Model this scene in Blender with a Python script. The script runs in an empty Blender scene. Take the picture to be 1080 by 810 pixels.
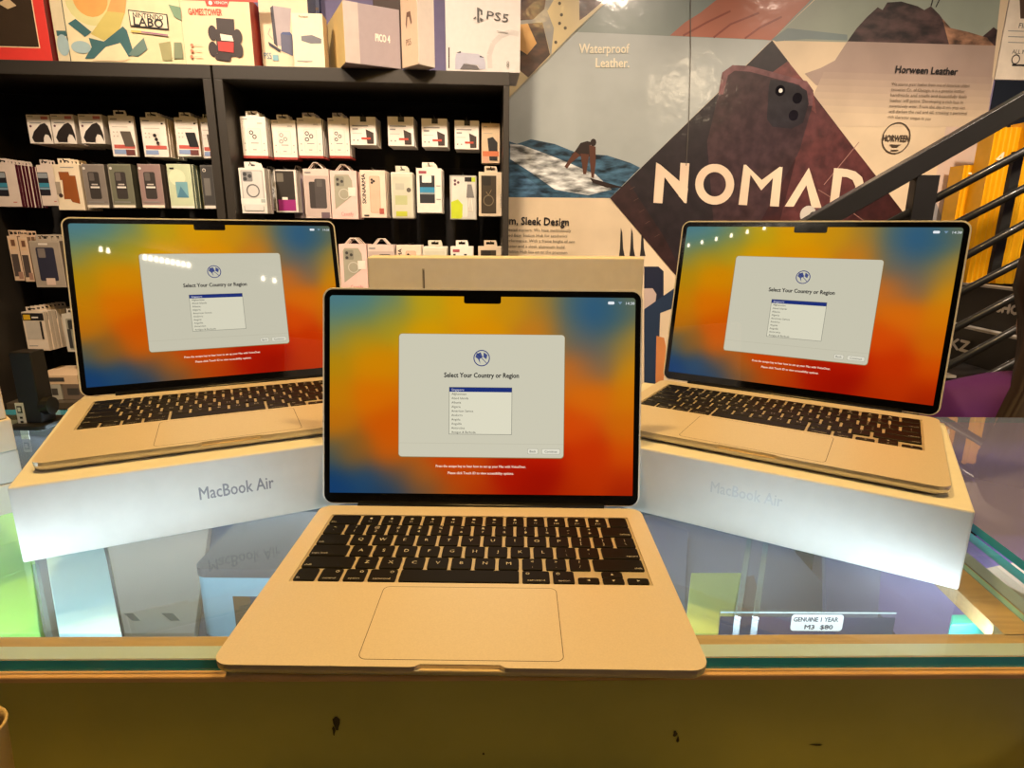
import bpy, bmesh, math, random
from mathutils import Vector, Matrix
random.seed(7)
S = 0.001                      # the scene is written in millimetres
scene = bpy.context.scene
COL = scene.collection

# ------------------------------------------------------------------ camera
F, CH, CZ, PITCH, ROLL = 634.44, 265.69, -310.32, math.radians(-14.269), math.radians(0.491)
FW = Vector((0, math.cos(PITCH), math.sin(PITCH))); UP = Vector((0, -math.sin(PITCH), math.cos(PITCH))); RT = Vector((1, 0, 0))
CR = RT*math.cos(ROLL) + UP*math.sin(ROLL); CU = -RT*math.sin(ROLL) + UP*math.cos(ROLL)
CAMP = Vector((0, CZ, CH))
cd = bpy.data.cameras.new('camera'); cam = bpy.data.objects.new('camera', cd); COL.objects.link(cam)
cd.sensor_width = 36; cd.lens = F/1080*36; cd.clip_start = 0.02; cd.clip_end = 50
m3 = Matrix((CR, CU, -FW)).transposed()
cam.matrix_world = Matrix.Translation(CAMP*S) @ m3.to_4x4()
scene.camera = cam

# ------------------------------------------------------------------ exposure, world
scene.view_settings.view_transform = 'Standard'; scene.view_settings.look = 'None'
scene.view_settings.gamma = 1; scene.view_settings.use_curve_mapping = False
scene.view_settings.exposure = 0.0
w = bpy.data.worlds.new('world'); scene.world = w; w.use_nodes = True
w.node_tree.nodes['Background'].inputs[0].default_value = (1.0, 0.7, 0.45, 1); w.node_tree.nodes['Background'].inputs[1].default_value = 0.10

def area(name, loc, size, target, power, color, shape='RECTANGLE', size_y=None):
    l = bpy.data.lights.new(name, 'AREA'); l.energy = power; l.color = color; l.shape = shape; l.size = size*S
    if shape in ('RECTANGLE', 'ELLIPSE'): l.size_y = (size_y or size)*S
    o = bpy.data.objects.new(name, l); COL.objects.link(o); o.location = Vector(loc)*S
    o.rotation_euler = (Vector(target)-Vector(loc)).to_track_quat('-Z', 'Y').to_euler()
    return o
WARM = (1.0, 0.60, 0.17); SOFT = (1.0, 0.80, 0.62); COOL = (0.80, 0.90, 1.0)
# cool LED strip under the front rail of the glass case, shining back over and under the glass
area('case_strip_and_fill', (-250, 72, -17), 1300, (-250, 400, -17), 1.45, COOL, size_y=10)
area('case_strip_and_fill', (-250, 505, -18), 1300, (-250, 250, -150), 1.6, COOL, size_y=10)  # added fill at the back of the case, only to brighten the goods
area('case_strip_and_fill', (900, 455, -24), 800, (900, 250, -190), 1.6, (.78, .76, 1.0), size_y=10)  # added fill inside the right counter, gives its glass a lavender cast

# ------------------------------------------------------------------ helpers
def lin(c):
    r = []
    for v in c[:3]:
        v = v/255.0
        r.append(v/12.92 if v <= 0.04045 else ((v+0.055)/1.055)**2.4)
    return (*r, 1.0)
MATS = {}
def mat(rgb, rough=0.6, metal=0.0, coat=0.0, kind='plain', emit=0.0):
    key = (tuple(rgb), rough, metal, coat, kind, emit)
    if key in MATS: return MATS[key]
    m = bpy.data.materials.new('%s_%02x%02x%02x' % (kind, *rgb[:3])); m.use_nodes = True
    nt = m.node_tree; p = nt.nodes['Principled BSDF']
    p.inputs['Base Color'].default_value = lin(rgb); p.inputs['Roughness'].default_value = rough; p.inputs['Metallic'].default_value = metal
    if coat: p.inputs['Coat Weight'].default_value = coat; p.inputs['Coat Roughness'].default_value = 0.08
    if emit:
        p.inputs['Emission Color'].default_value = lin(rgb); p.inputs['Emission Strength'].default_value = emit
    N = nt.nodes.new; L = nt.links.new
    if kind in ('plain', 'metal', 'paper', 'wood', 'film', 'leather', 'rock', 'sea'):
        tc = N('ShaderNodeTexCoord'); no = N('ShaderNodeTexNoise'); mx = N('ShaderNodeMixRGB'); ra = N('ShaderNodeMapping')
        sc, amt, st = {'plain': (20, .05, (1, 1, 1)), 'metal': (900, .03, (1, 1, 1)), 'paper': (60, .02, (1, 1, 1)), 'wood': (25, .10, (1, 12, 12)),
                       'film': (3, .12, (1, 1, 1)), 'leather': (22, .35, (1, 1, 1)), 'rock': (14, .8, (1, 1, 2)), 'sea': (14, .85, (1, 1, 3.5))}[kind]
        ra.inputs['Scale'].default_value = st; no.inputs['Scale'].default_value = sc; no.inputs['Detail'].default_value = 4
        L(tc.outputs['Object'], ra.inputs[0]); L(ra.outputs[0], no.inputs['Vector'])
        c = lin(rgb); mx.inputs['Color1'].default_value = tuple(min(1, v*(1-amt)) for v in c[:3])+(1,)
        mx.inputs['Color2'].default_value = tuple(min(1, v*(1+amt)) for v in c[:3])+(1,)
        cr = N('ShaderNodeMapRange'); cr.inputs[1].default_value = .35; cr.inputs[2].default_value = .65
        L(no.outputs['Fac'], cr.inputs[0]); L(cr.outputs[0], mx.inputs['Fac']); L(mx.outputs[0], p.inputs['Base Color'])
    if kind in ('film', 'leather', 'rock', 'sea'):       # the wrinkled glossy wall film
        tc2 = N('ShaderNodeTexCoord'); n2 = N('ShaderNodeTexNoise'); n2.inputs['Scale'].default_value = 16; n2.inputs['Detail'].default_value = 5
        bp = N('ShaderNodeBump'); bp.inputs['Strength'].default_value = 0.30; bp.inputs['Distance'].default_value = 0.006
        L(tc2.outputs['Object'], n2.inputs['Vector']); L(n2.outputs['Fac'], bp.inputs['Height'])
        L(bp.outputs[0], p.inputs['Coat Normal'])
        p.inputs['Coat Weight'].default_value = 0.9; p.inputs['Coat Roughness'].default_value = 0.12
    MATS[key] = m
    return m

def glass_mat(name, tint, rough=0.0, ior=1.5, opacity=0.0, haze=(.7, .8, .85)):
    m = bpy.data.materials.new(name); m.use_nodes = True; nt = m.node_tree; nt.nodes.clear()
    N = nt.nodes.new; L = nt.links.new
    o = N('ShaderNodeOutputMaterial'); t = N('ShaderNodeBsdfTransparent'); g = N('ShaderNodeBsdfGlossy'); f = N('ShaderNodeFresnel'); mx = N('ShaderNodeMixShader')
    t.inputs[0].default_value = (*tint, 1); g.inputs['Roughness'].default_value = rough; f.inputs[0].default_value = ior
    d = N('ShaderNodeBsdfDiffuse'); d.inputs[0].default_value = (*haze, 1); m2 = N('ShaderNodeMixShader'); m2.inputs[0].default_value = opacity
    L(t.outputs[0], m2.inputs[1]); L(d.outputs[0], m2.inputs[2])
    ge = N('ShaderNodeNewGeometry'); inv = N('ShaderNodeMath'); inv.operation = 'SUBTRACT'; inv.inputs[0].default_value = 1; mu_ = N('ShaderNodeMath'); mu_.operation = 'MULTIPLY'
    L(ge.outputs['Backfacing'], inv.inputs[1]); L(inv.outputs[0], mu_.inputs[0]); L(f.outputs[0], mu_.inputs[1])   # one reflection per pane, none from inside
    L(mu_.outputs[0], mx.inputs[0]); L(m2.outputs[0], mx.inputs[1]); L(g.outputs[0], mx.inputs[2]); L(mx.outputs[0], o.inputs[0])
    return m

class MB:
    """collects faces (mm) and links them as one mesh object"""
    def __init__(s): s.v = []; s.f = []; s.m = []; s.mats = []
    def mi(s, m):
        if m not in s.mats: s.mats.append(m)
        return s.mats.index(m)
    def add(s, vs, fs, m):
        b = len(s.v); s.v += [tuple(v) for v in vs]; i = s.mi(m)
        for f in fs: s.f.append([b+k for k in f]); s.m.append(i)
        return s
    def box(s, x0, x1, y0, y1, z0, z1, m):
        return s.add([(x0, y0, z0), (x1, y0, z0), (x1, y1, z0), (x0, y1, z0), (x0, y0, z1), (x1, y0, z1), (x1, y1, z1), (x0, y1, z1)],
                     [(0, 3, 2, 1), (4, 5, 6, 7), (0, 1, 5, 4), (1, 2, 6, 5), (2, 3, 7, 6), (3, 0, 4, 7)], m)
    def prism(s, poly, z0, z1, m, axis='z', side=None):
        n = len(poly)
        P = {'z': lambda p, z: (p[0], p[1], z), 'y': lambda p, z: (p[0], z, p[1]), 'x': lambda p, z: (z, p[0], p[1])}[axis]
        vs = [P(p, z0) for p in poly]+[P(p, z1) for p in poly]
        s.add(vs, [list(range(n-1, -1, -1)), list(range(n, 2*n))], m)
        return s.add(vs, [(i, (i+1) % n, n+(i+1) % n, n+i) for i in range(n)], side or m)
    def loft(s, rings, m, cap=True):
        n = len(rings[0]); vs = [p for r in rings for p in r]; fs = []
        for k in range(len(rings)-1):
            for i in range(n): fs.append((k*n+i, k*n+(i+1) % n, (k+1)*n+(i+1) % n, (k+1)*n+i))
        if cap: fs += [list(range(n-1, -1, -1)), [(len(rings)-1)*n+i for i in range(n)]]
        return s.add(vs, fs, m)
    def tube(s, pts, r, m, seg=10):
        rings = []
        for i, p in enumerate(pts):
            p = Vector(p); d = (Vector(pts[min(i+1, len(pts)-1)])-Vector(pts[max(i-1, 0)])).normalized()
            a = Vector((0, 0, 1)) if abs(d.z) < .9 else Vector((0, 1, 0)); u = d.cross(a).normalized(); v = d.cross(u)
            rings.append([tuple(p+(u*math.cos(t)+v*math.sin(t))*r) for t in [2*math.pi*k/seg for k in range(seg)]])
        return s.loft(rings, m)
    def lathe(s, prof, m, seg=24, cx=0, cy=0):
        rings = [[(cx+r*math.cos(2*math.pi*k/seg), cy+r*math.sin(2*math.pi*k/seg), z) for k in range(seg)] for r, z in prof]
        return s.loft(rings, m)
    def build(s, name, parent=None, loc=(0, 0, 0), rot=(0, 0, 0), smooth=False, bevel=0):
        me = bpy.data.meshes.new(name); me.from_pydata([(x*S, y*S, z*S) for x, y, z in s.v], [], s.f)
        for m in s.mats: me.materials.append(m)
        for p, i in zip(me.polygons, s.m): p.material_index = i; p.use_smooth = smooth
        me.update()
        bm = bmesh.new(); bm.from_mesh(me); bmesh.ops.remove_doubles(bm, verts=bm.verts, dist=1e-7)
        if not getattr(s, 'flat', False): bmesh.ops.recalc_face_normals(bm, faces=bm.faces)
        bm.to_mesh(me); bm.free()
        o = bpy.data.objects.new(name, me); COL.objects.link(o); o.location = Vector(loc)*S; o.rotation_euler = rot
        if parent: o.parent = parent
        if bevel:
            b = o.modifiers.new('bevel', 'BEVEL'); b.width = bevel*S; b.segments = 2; b.limit_method = 'ANGLE'; b.angle_limit = math.radians(50)
        return o

def rrect(x0, x1, y0, y1, r, n=5, corners=(1, 1, 1, 1)):
    out = []
    for (cx, cy, a, use) in ((x1-r, y0+r, -90, corners[0]), (x1-r, y1-r, 0, corners[1]), (x0+r, y1-r, 90, corners[2]), (x0+r, y0+r, 180, corners[3])):
        if use:
            for k in range(n+1):
                t = math.radians(a+90*k/n); out.append((cx+r*math.cos(t), cy+r*math.sin(t)))
        else:
            t = a+45; out.append((cx+r*(1 if math.cos(math.radians(t)) > 0 else -1), cy+r*(1 if math.sin(math.radians(t)) > 0 else -1)))
    return out

TXT = {}
def text_geo(s, spacing=1.0):
    key = (s, spacing)
    if key in TXT: return TXT[key]
    c = bpy.data.curves.new('t', 'FONT'); c.body = s; c.size = 1; c.align_x = 'LEFT'; c.resolution_u = 2; c.space_character = spacing
    o = bpy.data.objects.new('t', c); COL.objects.link(o)
    dg = bpy.context.evaluated_depsgraph_get(); dg.update(); me = o.evaluated_get(dg).to_mesh()
    vs = [(v.co.x, v.co.y) for v in me.vertices]; fs = [list(p.vertices) for p in me.polygons]
    o.evaluated_get(dg).to_mesh_clear(); bpy.data.objects.remove(o); bpy.data.curves.remove(c)
    if vs:
        x0 = min(v[0] for v in vs); x1 = max(v[0] for v in vs); y0 = min(v[1] for v in vs); y1 = max(v[1] for v in vs)
    else: x0 = y0 = 0; x1 = y1 = 1
    TXT[key] = (vs, fs, x0, x1, y0, y1)
    return TXT[key]

class Art:
    """flat print: shapes on the (x,z) plane facing -y (or on (x,y) facing +z when up=True), later shapes lie on top"""
    def __init__(s, d=0.12, up=False, y=0.0): s.mb = MB(); s.mb.flat = True; s.k = 1; s.d = d; s.up = up; s.y = y
    def P(s, x, z):
        o = s.y+s.k*s.d
        return (x, z, o) if s.up else (x, -o, z)
    def poly(s, pts, m):
        s.k += 1
        a = sum(pts[i][0]*pts[(i+1) % len(pts)][1]-pts[(i+1) % len(pts)][0]*pts[i][1] for i in range(len(pts)))
        if a < 0: pts = pts[::-1]
        s.mb.add([s.P(*p) for p in pts], [list(range(len(pts)))], m); return s
    def rect(s, x0, x1, z0, z1, m, r=0):
        return s.poly(rrect(x0, x1, z0, z1, r) if r else [(x0, z0), (x1, z0), (x1, z1), (x0, z1)], m)
    def disc(s, cx, cz, r, m, n=20, rz=None): return s.poly([(cx+r*math.cos(2*math.pi*k/n), cz+(rz or r)*math.sin(2*math.pi*k/n)) for k in range(n)], m)
    def ring(s, cx, cz, r, w, m, n=24):
        s.k += 1; o = [s.P(cx+r*math.cos(2*math.pi*k/n), cz+r*math.sin(2*math.pi*k/n)) for k in range(n)]
        i = [s.P(cx+(r-w)*math.cos(2*math.pi*k/n), cz+(r-w)*math.sin(2*math.pi*k/n)) for k in range(n)]
        s.mb.add(o+i, [(k, (k+1) % n, n+(k+1) % n, n+k) for k in range(n)], m); return s
    def line(s, pts, w, m):
        s.k += 1
        for a, b in zip(pts, pts[1:]):
            a = Vector(a); b = Vector(b); d = (b-a).normalized(); n = Vector((-d.y, d.x))*w/2
            s.mb.add([s.P(*p) for p in (a-n, b-n, b+n, a+n)], [(0, 1, 2, 3)], m)
        return s
    def text(s, t, x, z, h, m, width=None, align='l', spacing=1.0, rot=0, bold=0):
        vs, fs, x0, x1, y0, y1 = text_geo(t, spacing); s.k += 1
        sx = sz = h
        if width: sx = width/(x1-x0)
        ww = (x1-x0)*sx; ox = {'l': 0, 'c': -ww/2, 'r': -ww}[align]
        c, q = math.cos(rot), math.sin(rot)
        shifts = [(0, 0)] if not bold else [(-bold/2, 0), (bold/2, 0), (0, bold/2), (0, -bold/2)]
        for bx, bz in shifts:
            pts = []
            for v in vs:
                a = (v[0]-x0)*sx+ox+bx; b = v[1]*sz+bz; pts.append(s.P(x+a*c-b*q, z+a*q+b*c))
            s.mb.add(pts, fs, m); s.k += 0.25 if bold else 0
        return s
    def build(s, name, parent, **kw): return s.mb.build(name, parent, **kw)

def empty(name, loc, rz=0, label=None, cat=None, group=None):
    o = bpy.data.objects.new(name, None); COL.objects.link(o); o.location = Vector(loc)*S; o.rotation_euler = (0, 0, rz); o.empty_display_size = .02
    if label: o['label'] = label
    if cat: o['category'] = cat
    if group: o['group'] = group
    return o
def kids(o): return KIDS.get(o.name, [])
def copy_tree(o, parent=None):
    c = o.copy(); COL.objects.link(c); c.parent = parent
    for ch in [x for x in ALLOBJ() if x.parent == o]: copy_tree(ch, c)
    return c
def ALLOBJ(): return list(COL.objects)
def struct(mb, name, **kw): o = mb.build(name, **kw); o['kind'] = 'structure'; return o

# pixel -> point on a plane of the place
def ray(u, v): return FW + CR*((u-540)/F) + CU*((405-v)/F)
def atz(u, v, z=0): d = ray(u, v); return CAMP + d*((z-CAMP.z)/d.z)
def aty(u, v, y): d = ray(u, v); return CAMP + d*((y-CAMP.y)/d.y)
TH = math.radians(3.7); WO = Vector((0, 2200, 0)); WU = Vector((math.cos(TH), math.sin(TH), 0)); WN = Vector((math.sin(TH), -math.cos(TH), 0))
def wall(u, v, n=0):            # -> (along the wall, height) on the plane n mm in front of the back wall
    d = ray(u, v); t = ((WO-CAMP).dot(WN)+n)/d.dot(WN); p = CAMP+d*t
    return ((p-WO).dot(WU), p.z)
def wpt(u, n, z): return WO+WU*u+WN*n+Vector((0, 0, z))

# ------------------------------------------------------------------ room shell
FLOOR, CEIL = -1000, 1750
X0, X1, YF = -3300, 3200, -3200
yb0 = 2200+X0*math.tan(TH); yb1 = 2200+X1*math.tan(TH)
b = MB().prism([(X0, YF), (X1, YF), (X1, yb1), (X0, yb0)], FLOOR-50, FLOOR, mat((120, 105, 85), .35, kind='wood')); struct(b, 'floor')
b = MB().prism([(X0, YF), (X1, YF), (X1, yb1), (X0, yb0)], CEIL, CEIL+50, mat((150, 146, 160), .8)); struct(b, 'ceiling')
b = MB().prism([(X0, yb0), (X1, yb1), (X1, yb1+60), (X0, yb0+60)], FLOOR, CEIL, mat((132, 124, 160), .8)); struct(b, 'wall_back')
b = MB().box(X0-60, X0, YF, yb0+60, FLOOR, CEIL, mat((120, 100, 85), .8)); struct(b, 'wall_left')
b = MB().box(X1, X1+60, YF, yb1+60, FLOOR, CEIL, mat((140, 128, 175), .8)); struct(b, 'wall_right')
fm = mat((70, 66, 62), .7); b = MB()
b.box(X0, X1, YF-60, YF, FLOOR, CEIL, fm)
struct(b, 'wall_front')

# ceiling lamps
def downlight(x, y, power, color, label, size=160, tgt=None, r=70):
    t = empty('ceiling_light', (x, y, CEIL), 0, label, 'ceiling light', 'round ceiling lights')
    MB().lathe([(r+12, -1), (r+14, -8), (r+4, -14), (r, -8), (r, -3)], mat((210, 205, 195), .4)).build('trim_ring', t, smooth=True)
    MB().lathe([(r-1, -4), (r-1, -9)], mat((255, 214, 160), emit=9)).build('diffuser', t)
    l = area('lamp', (x, y, CEIL-40), size, tgt or (x, y, -1000), power, color, 'DISK'); l.data.spread = math.radians(150 if tgt is None else 84)
    return t
downlight(-350, 250, 15, WARM, 'round warm ceiling light above the counter, over the left laptop')
downlight(450, 150, 11.5, WARM, 'round warm ceiling light above the counter, over the right laptop')
downlight(-1100, 760, 11.5, SOFT, 'round ceiling light before the left bay of the black shelves', tgt=(-1100, 2000, 150))
downlight(-200, 760, 9, SOFT, 'round ceiling light before the right bay of the black shelves', tgt=(-200, 2000, 150))
downlight(800, 760, 9, SOFT, 'round ceiling light before the large wall mural', tgt=(800, 2000, 150))
downlight(1700, 900, 12, SOFT, 'round ceiling light above the black stair railing', tgt=(1700, 2000, 150))
t = empty('ceiling_panel_light', (2250, -1800, CEIL), 0, 'large square ceiling panel light mirrored in the glossy mural', 'ceiling light')
MB().box(-270, 270, -270, 270, -25, -1, mat((180, 180, 178), .5)).build('frame', t)
MB().box(-250, 250, -250, 250, -28, -26, mat((255, 226, 186), emit=30)).build('diffuser', t)
t = empty('track_light', (0, -2300, CEIL), math.radians(-1), 'long black track of tiny lamps across the ceiling behind the camera', 'track light')
MB().box(-3100, 1400, -15, 15, -30, -1, mat((20, 20, 20), .5)).build('rail', t)
xs = [330, 365] + [548+30*k for k in range(9)] + [1260, 1340] + [-3000+150*k for k in range(10)]
for k, x in enumerate(xs):
    MB().lathe([(7, -31), (9, -50), (9, -56)], mat((255, 235, 205), emit=60), seg=12).build('lamp_head', t, loc=(x, 0, 0))

# ------------------------------------------------------------------ display counters
WOODT = mat((200, 160, 112), .5, kind='wood'); ALU = mat((222, 236, 250), .35, .3, kind='metal'); EDGE = mat((60, 200, 212), .15, coat=1)
GLASS = glass_mat('counter_glass', (.93, .975, .97), 0.0, 1.5, .05); GLASS2 = glass_mat('clear_acrylic', (.97, .98, .98), 0.02, 1.4, .04)
yf = lambda x: 20+.018*x
xr = lambda y: 403+.106*y
BACK = 552
def counter(name, pts_top, label, front_dir, inner):
    t = empty(name, (0, 0, 0), 0, label, 'display counter', 'glass topped display counters'); return t
c1 = empty('display_counter', (0, 300, 0), 0, 'long glass-topped display counter with tan frame under the front laptop', 'display counter')
c1.location = (0, 0, 0)
xl = -1500
MB().prism([(xl, yf(xl)), (xr(yf(404)), yf(404)), (xr(BACK), BACK), (xl, BACK)], -8, 0, GLASS, side=EDGE).build('glass_top', c1)
# front frame under the glass with its metal channel
fx = xr(30)-14
def strip(y0, y1, z0, z1, m, xa=xl, xb=None, dx=0):
    xb = xb or fx
    return MB().prism([(xa, yf(xa)+y0), (xb, yf(xb)+y0), (xb, yf(xb)+y1), (xa, yf(xa)+y1)], z0, z1, m)
strip(-4, 36, -14, -9.4, WOODT).build('front_rail', c1, bevel=1.2)
strip(12, 24, -9.35, -8.4, ALU).build('metal_channel', c1)
FACE = mat((172, 166, 86), .4, kind='plain')
strip(-2, 14, -420, -14.2, FACE).build('front_panel', c1, bevel=1)
for k, (u_, v_, w_, h_) in enumerate(((355, 763, 5, 9), (352, 771, 2, 6), (712, 774, 3, 4), (715, 780, 2, 4), (510, 795, 1.6, 1.6), (862, 786, 9, 1.2))):
    p = aty(u_, v_, yf(0)-2.4+.018*(u_-540)*.6); y_ = yf(p.x)-2.35; r_ = [(p.x+w_/1.6*math.cos(a_)*(.7+.3*math.sin(a_*3+k)), p.z+h_/1.6*math.sin(a_)) for a_ in [i*math.pi/5 for i in range(10)]]
    MB().prism(r_, y_-.1, y_, mat((44, 34, 12), .6), axis='y').build('dark_smudge', c1)
strip(-60, -2.2, -112, -100, FACE).build('front_ledge', c1, bevel=1)
strip(-58, -50, -1000, -420, FACE).build('kick_panel', c1)
# right end frame
def rstrip(x0, x1, z0, z1, m, y0=28, y1=BACK):
    return MB().prism([(xr(y0)+x0, y0), (xr(y0)+x1, y0), (xr(y1)+x1, y1), (xr(y1)+x0, y1)], z0, z1, m)
rstrip(-58, -14, -22, -9.4, WOODT, 60).build('end_rail', c1)
rstrip(-34, -29, -9.35, -8.4, mat((150, 205, 215), .3)).build('end_channel', c1)
rstrip(-27, -14.5, -9.35, -8.4, mat((150, 170, 205), .3)).build('end_channel', c1)
rstrip(-13, -4, -600, -8.3, GLASS2, 30).build('end_glass', c1)
strip(532-30, 522, -420, -8.3, mat((120, 125, 140), .5), xb=xr(BACK)-20).build('back_panel', c1)
DECK = mat((92, 98, 118), .45)
strip(14, 502, -162, -150, DECK, xb=xr(40)-24).build('deck', c1)
strip(30, 502, -430, -420, DECK, xb=xr(40)-24).build('bottom_shelf', c1)
gp = glass_mat('divider_glass', (.75, .9, .92), 0.0, 1.5, .14)
for (a, bb) in (((790, 570), (778, 650)), ((808, 572), (797, 650)), ((38, 600), (50, 664))):
    p = atz(*a, -12); q = atz(*bb, -12); d = (q-p).normalized(); n = Vector((-d.y, d.x, 0))*2.2
    p = p - d*(10 if a[0] == 38 else 60)
    MB().prism([(p+n).to_tuple()[:2], (p-n).to_tuple()[:2], (q-n).to_tuple()[:2], (q+n).to_tuple()[:2]], -148, -12, gp).build('glass_divider', c1)
# LED strip inside the case lights the goods
MB().box(-900, 380, 46, 52, -18, -14.2, mat((225, 240, 255), emit=3)).build('light_strip', c1)

c2 = empty('display_counter', (0, 0, 0), 0, 'second glass-topped display counter beyond the right end, mirroring the stairs', 'display counter')
G3 = glass_mat('dark_counter_glass', (.75, .75, .85), 0.01, 1.9, .4, (.44, .46, .95))  # lavender reflection painted into the glass as diffuse haze
MB().prism([(xr(-500)+14, -500), (1700, -500), (1700, 556), (xr(BACK)+14, BACK+3)], -8, 0, G3, side=EDGE).build('glass_top', c2)
MB().prism([(xr(-500)+18, -496), (1690, -496), (1690, 545), (xr(BACK)+18, 545)], -1000, -190, mat((128, 118, 170), .5)).build('cabinet', c2)  # purple light put into the cabinet colour
MB().prism([(xr(450)+14, 470), (1700, 470), (1700, 552), (xr(552)+14, 552)], -20, -8.3, mat((150, 165, 175), .3)).build('back_rail', c2)
for (x, y, wx, wy, hh, c) in ((620, 330, 90, 60, 60, (225, 205, 150)), (760, 380, 60, 90, 90, (215, 190, 140)), (900, 300, 120, 80, 50, (150, 145, 190))):
    o = empty('goods_box', (x, y, -189.5), .3, {620: 'small cream box under the dark right counter glass, nearest the end', 760: 'upright cream box under the dark right counter glass', 900: 'flat lilac box under the dark right counter glass'}[x], 'box')
    MB().box(-wx/2, wx/2, -wy/2, wy/2, 0, hh, mat(c, .6, kind='paper')).build('carton', o, bevel=1.5)

# ------------------------------------------------------------------ laptops
ALUM = mat((222, 211, 198), .46, .3, kind='metal'); ALUM_E = mat((205, 198, 186), .3, .65, kind='metal')
KEY = mat((12, 10, 9), .5)
KEY.node_tree.nodes['Principled BSDF'].inputs['Specular IOR Level'].default_value = .2; KEYL = mat((190, 186, 178), .5); BEZ = mat((7, 7, 7), .12, coat=.6)
WELLM = mat((200, 188, 168), .45, .4, kind='metal')
# desktop picture: colour samples (x, y from the top, sRGB)
WP = [(.02,.03,75,125,140),(.1,.05,75,130,140),(.2,.04,105,135,110),(.3,.03,200,165,20),(.45,.04,225,160,5),(.6,.04,212,150,15),(.7,.03,165,130,50),(.78,.05,60,100,120),(.85,.1,35,90,135),(.93,.08,50,95,120),(1,.05,105,110,80),
 (0,.12,90,130,120),(.1,.12,110,135,90),(.2,.13,180,155,30),(.7,.12,200,130,30),(.78,.14,90,105,100),(.92,.16,60,95,110),
 (0,.2,150,140,60),(.1,.2,200,150,10),(.3,.2,225,160,0),(.5,.2,230,150,0),(.7,.2,215,125,20),(.8,.22,110,105,90),(.88,.25,80,95,105),(.95,.25,170,130,50),(1,.2,180,140,40),
 (0,.35,190,140,10),(.15,.35,220,140,0),(.5,.35,230,120,0),(.8,.35,210,110,30),(.87,.33,140,105,75),(1,.35,215,140,10),(0,.5,205,130,5),(.15,.5,225,115,0),(.5,.5,230,90,0),(.85,.5,225,110,10),(1,.5,220,125,5),
 (0,.65,200,115,10),(.2,.65,215,90,0),(.5,.65,220,70,0),(.8,.65,220,75,5),(1,.65,215,105,5),(0,.8,80,90,80),(.08,.8,150,95,30),(.2,.8,215,95,5),(.4,.8,215,60,0),(.7,.8,195,25,0),(.85,.8,205,50,0),(1,.8,215,80,0),
 (0,.92,10,60,110),(.12,.92,25,70,110),(.22,.92,90,80,70),(.3,.9,190,95,20),(.45,.92,200,70,5),(.6,.92,180,20,0),(.7,.92,160,10,0),(.85,.92,195,50,0),(1,.92,190,45,0),
 (0,1,15,60,110),(.2,1,20,60,100),(.3,1,100,80,60),(.4,1,170,80,20),(.5,1,180,50,5),(.65,1,160,15,0),(.8,1,180,40,0),(1,1,160,30,0)]
def wp_col(x, y):
    a = [0, 0, 0]; W = 0
    for px, py, r, g, b_ in WP:
        d = ((x-px)**2+((y-py)*.75)**2); k = math.exp(-d/(2*.045**2))+1e-4/(d+.01)
        W += k; a[0] += k*r; a[1] += k*g; a[2] += k*b_
    return lin([v/W for v in a])
def screen_mat():
    m = bpy.data.materials.new('lit_screen'); m.use_nodes = True; nt = m.node_tree; p = nt.nodes['Principled BSDF']
    a = nt.nodes.new('ShaderNodeVertexColor'); a.layer_name = 'picture'
    p.inputs['Base Color'].default_value = (.004, .004, .004, 1); p.inputs['Roughness'].default_value = .02; p.inputs['Specular IOR Level'].default_value = .35
    nt.links.new(a.outputs[0], p.inputs['Emission Color']); p.inputs['Emission Strength'].default_value = 0.86
    return m
SCR = screen_mat()
def glow(rgb, s=.93): 
    m = mat(rgb, .03, emit=s)
    m.node_tree.nodes['Principled BSDF'].inputs['Base Color'].default_value = (.004, .004, .004, 1)
    for l in list(m.node_tree.links):
        if l.to_socket.name == 'Base Color': m.node_tree.links.remove(l)
    return m

RIM = mat((226, 224, 222), .35, .15, kind='metal')
W2 = 152.0; YH = 219.7; TZ = 9.3
KX0, KX1, KY0, KY1 = -136.7, 136.7, 89.8, 199.8
def make_base(t):
    b = MB()
    rr = lambda i, z, r=11: [(x, y, z) for x, y in rrect(-W2+i, W2-i, i, YH-1-i, r-i*.6, 6)]
    b.loft([rr(4.5, .9), rr(1.6, 2.2), rr(.4, 4), rr(0, 6.2)], ALUM_E)
    # upper layer around the keyboard well, with the opening scoop in the front edge
    top = lambda poly: b.prism(poly, 6.2, TZ, ALUM, side=ALUM_E)
    fr = []
    for k in range(7):
        a = math.radians(180+90*k/6); fr.append((-W2+11+11*math.cos(a), 11+11*math.sin(a)))
    sc = [(-30, 0), (-27.5, .4), (-24.5, 2.6), (24.5, 2.6), (27.5, .4), (30, 0)]
    fr += sc
    for k in range(7):
        a = math.radians(270+90*k/6); fr.append((W2-11+11*math.cos(a), 11+11*math.sin(a)))
    fr += [(W2, KY0), (-W2, KY0)]
    top(fr)
    top([(-W2, KY0), (KX0, KY0), (KX0, KY1), (-W2, KY1)]); top([(KX1, KY0), (W2, KY0), (W2, KY1), (KX1, KY1)])
    top([(-W2, KY1), (W2, KY1)]+[(W2-11+11*math.cos(math.radians(a)), YH-12+11*math.sin(math.radians(a))) for a in range(0, 91, 15)]+[(-W2+11+11*math.cos(math.radians(a)), YH-12+11*math.sin(math.radians(a))) for a in range(90, 181, 15)])
    b.prism([(KX0, KY0), (KX1, KY0), (KX1, KY1), (KX0, KY1)], 6.2, 8.1, WELLM)
    o = b.build('chassis', t)
    MB().prism([(-25, .4), (25, .4), (24, 2.5), (-24, 2.5)], 6.2, 6.6, mat((214, 190, 150), .5)).build('opening_scoop', t)
    for sx in (-1, 1):
        for y in (22, 195): MB().lathe([(6, 0), (6.5, .5), (6.5, 1.6)], mat((60, 60, 60), .8), cx=sx*128, cy=y).build('foot', t, smooth=False)
    return o
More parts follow.
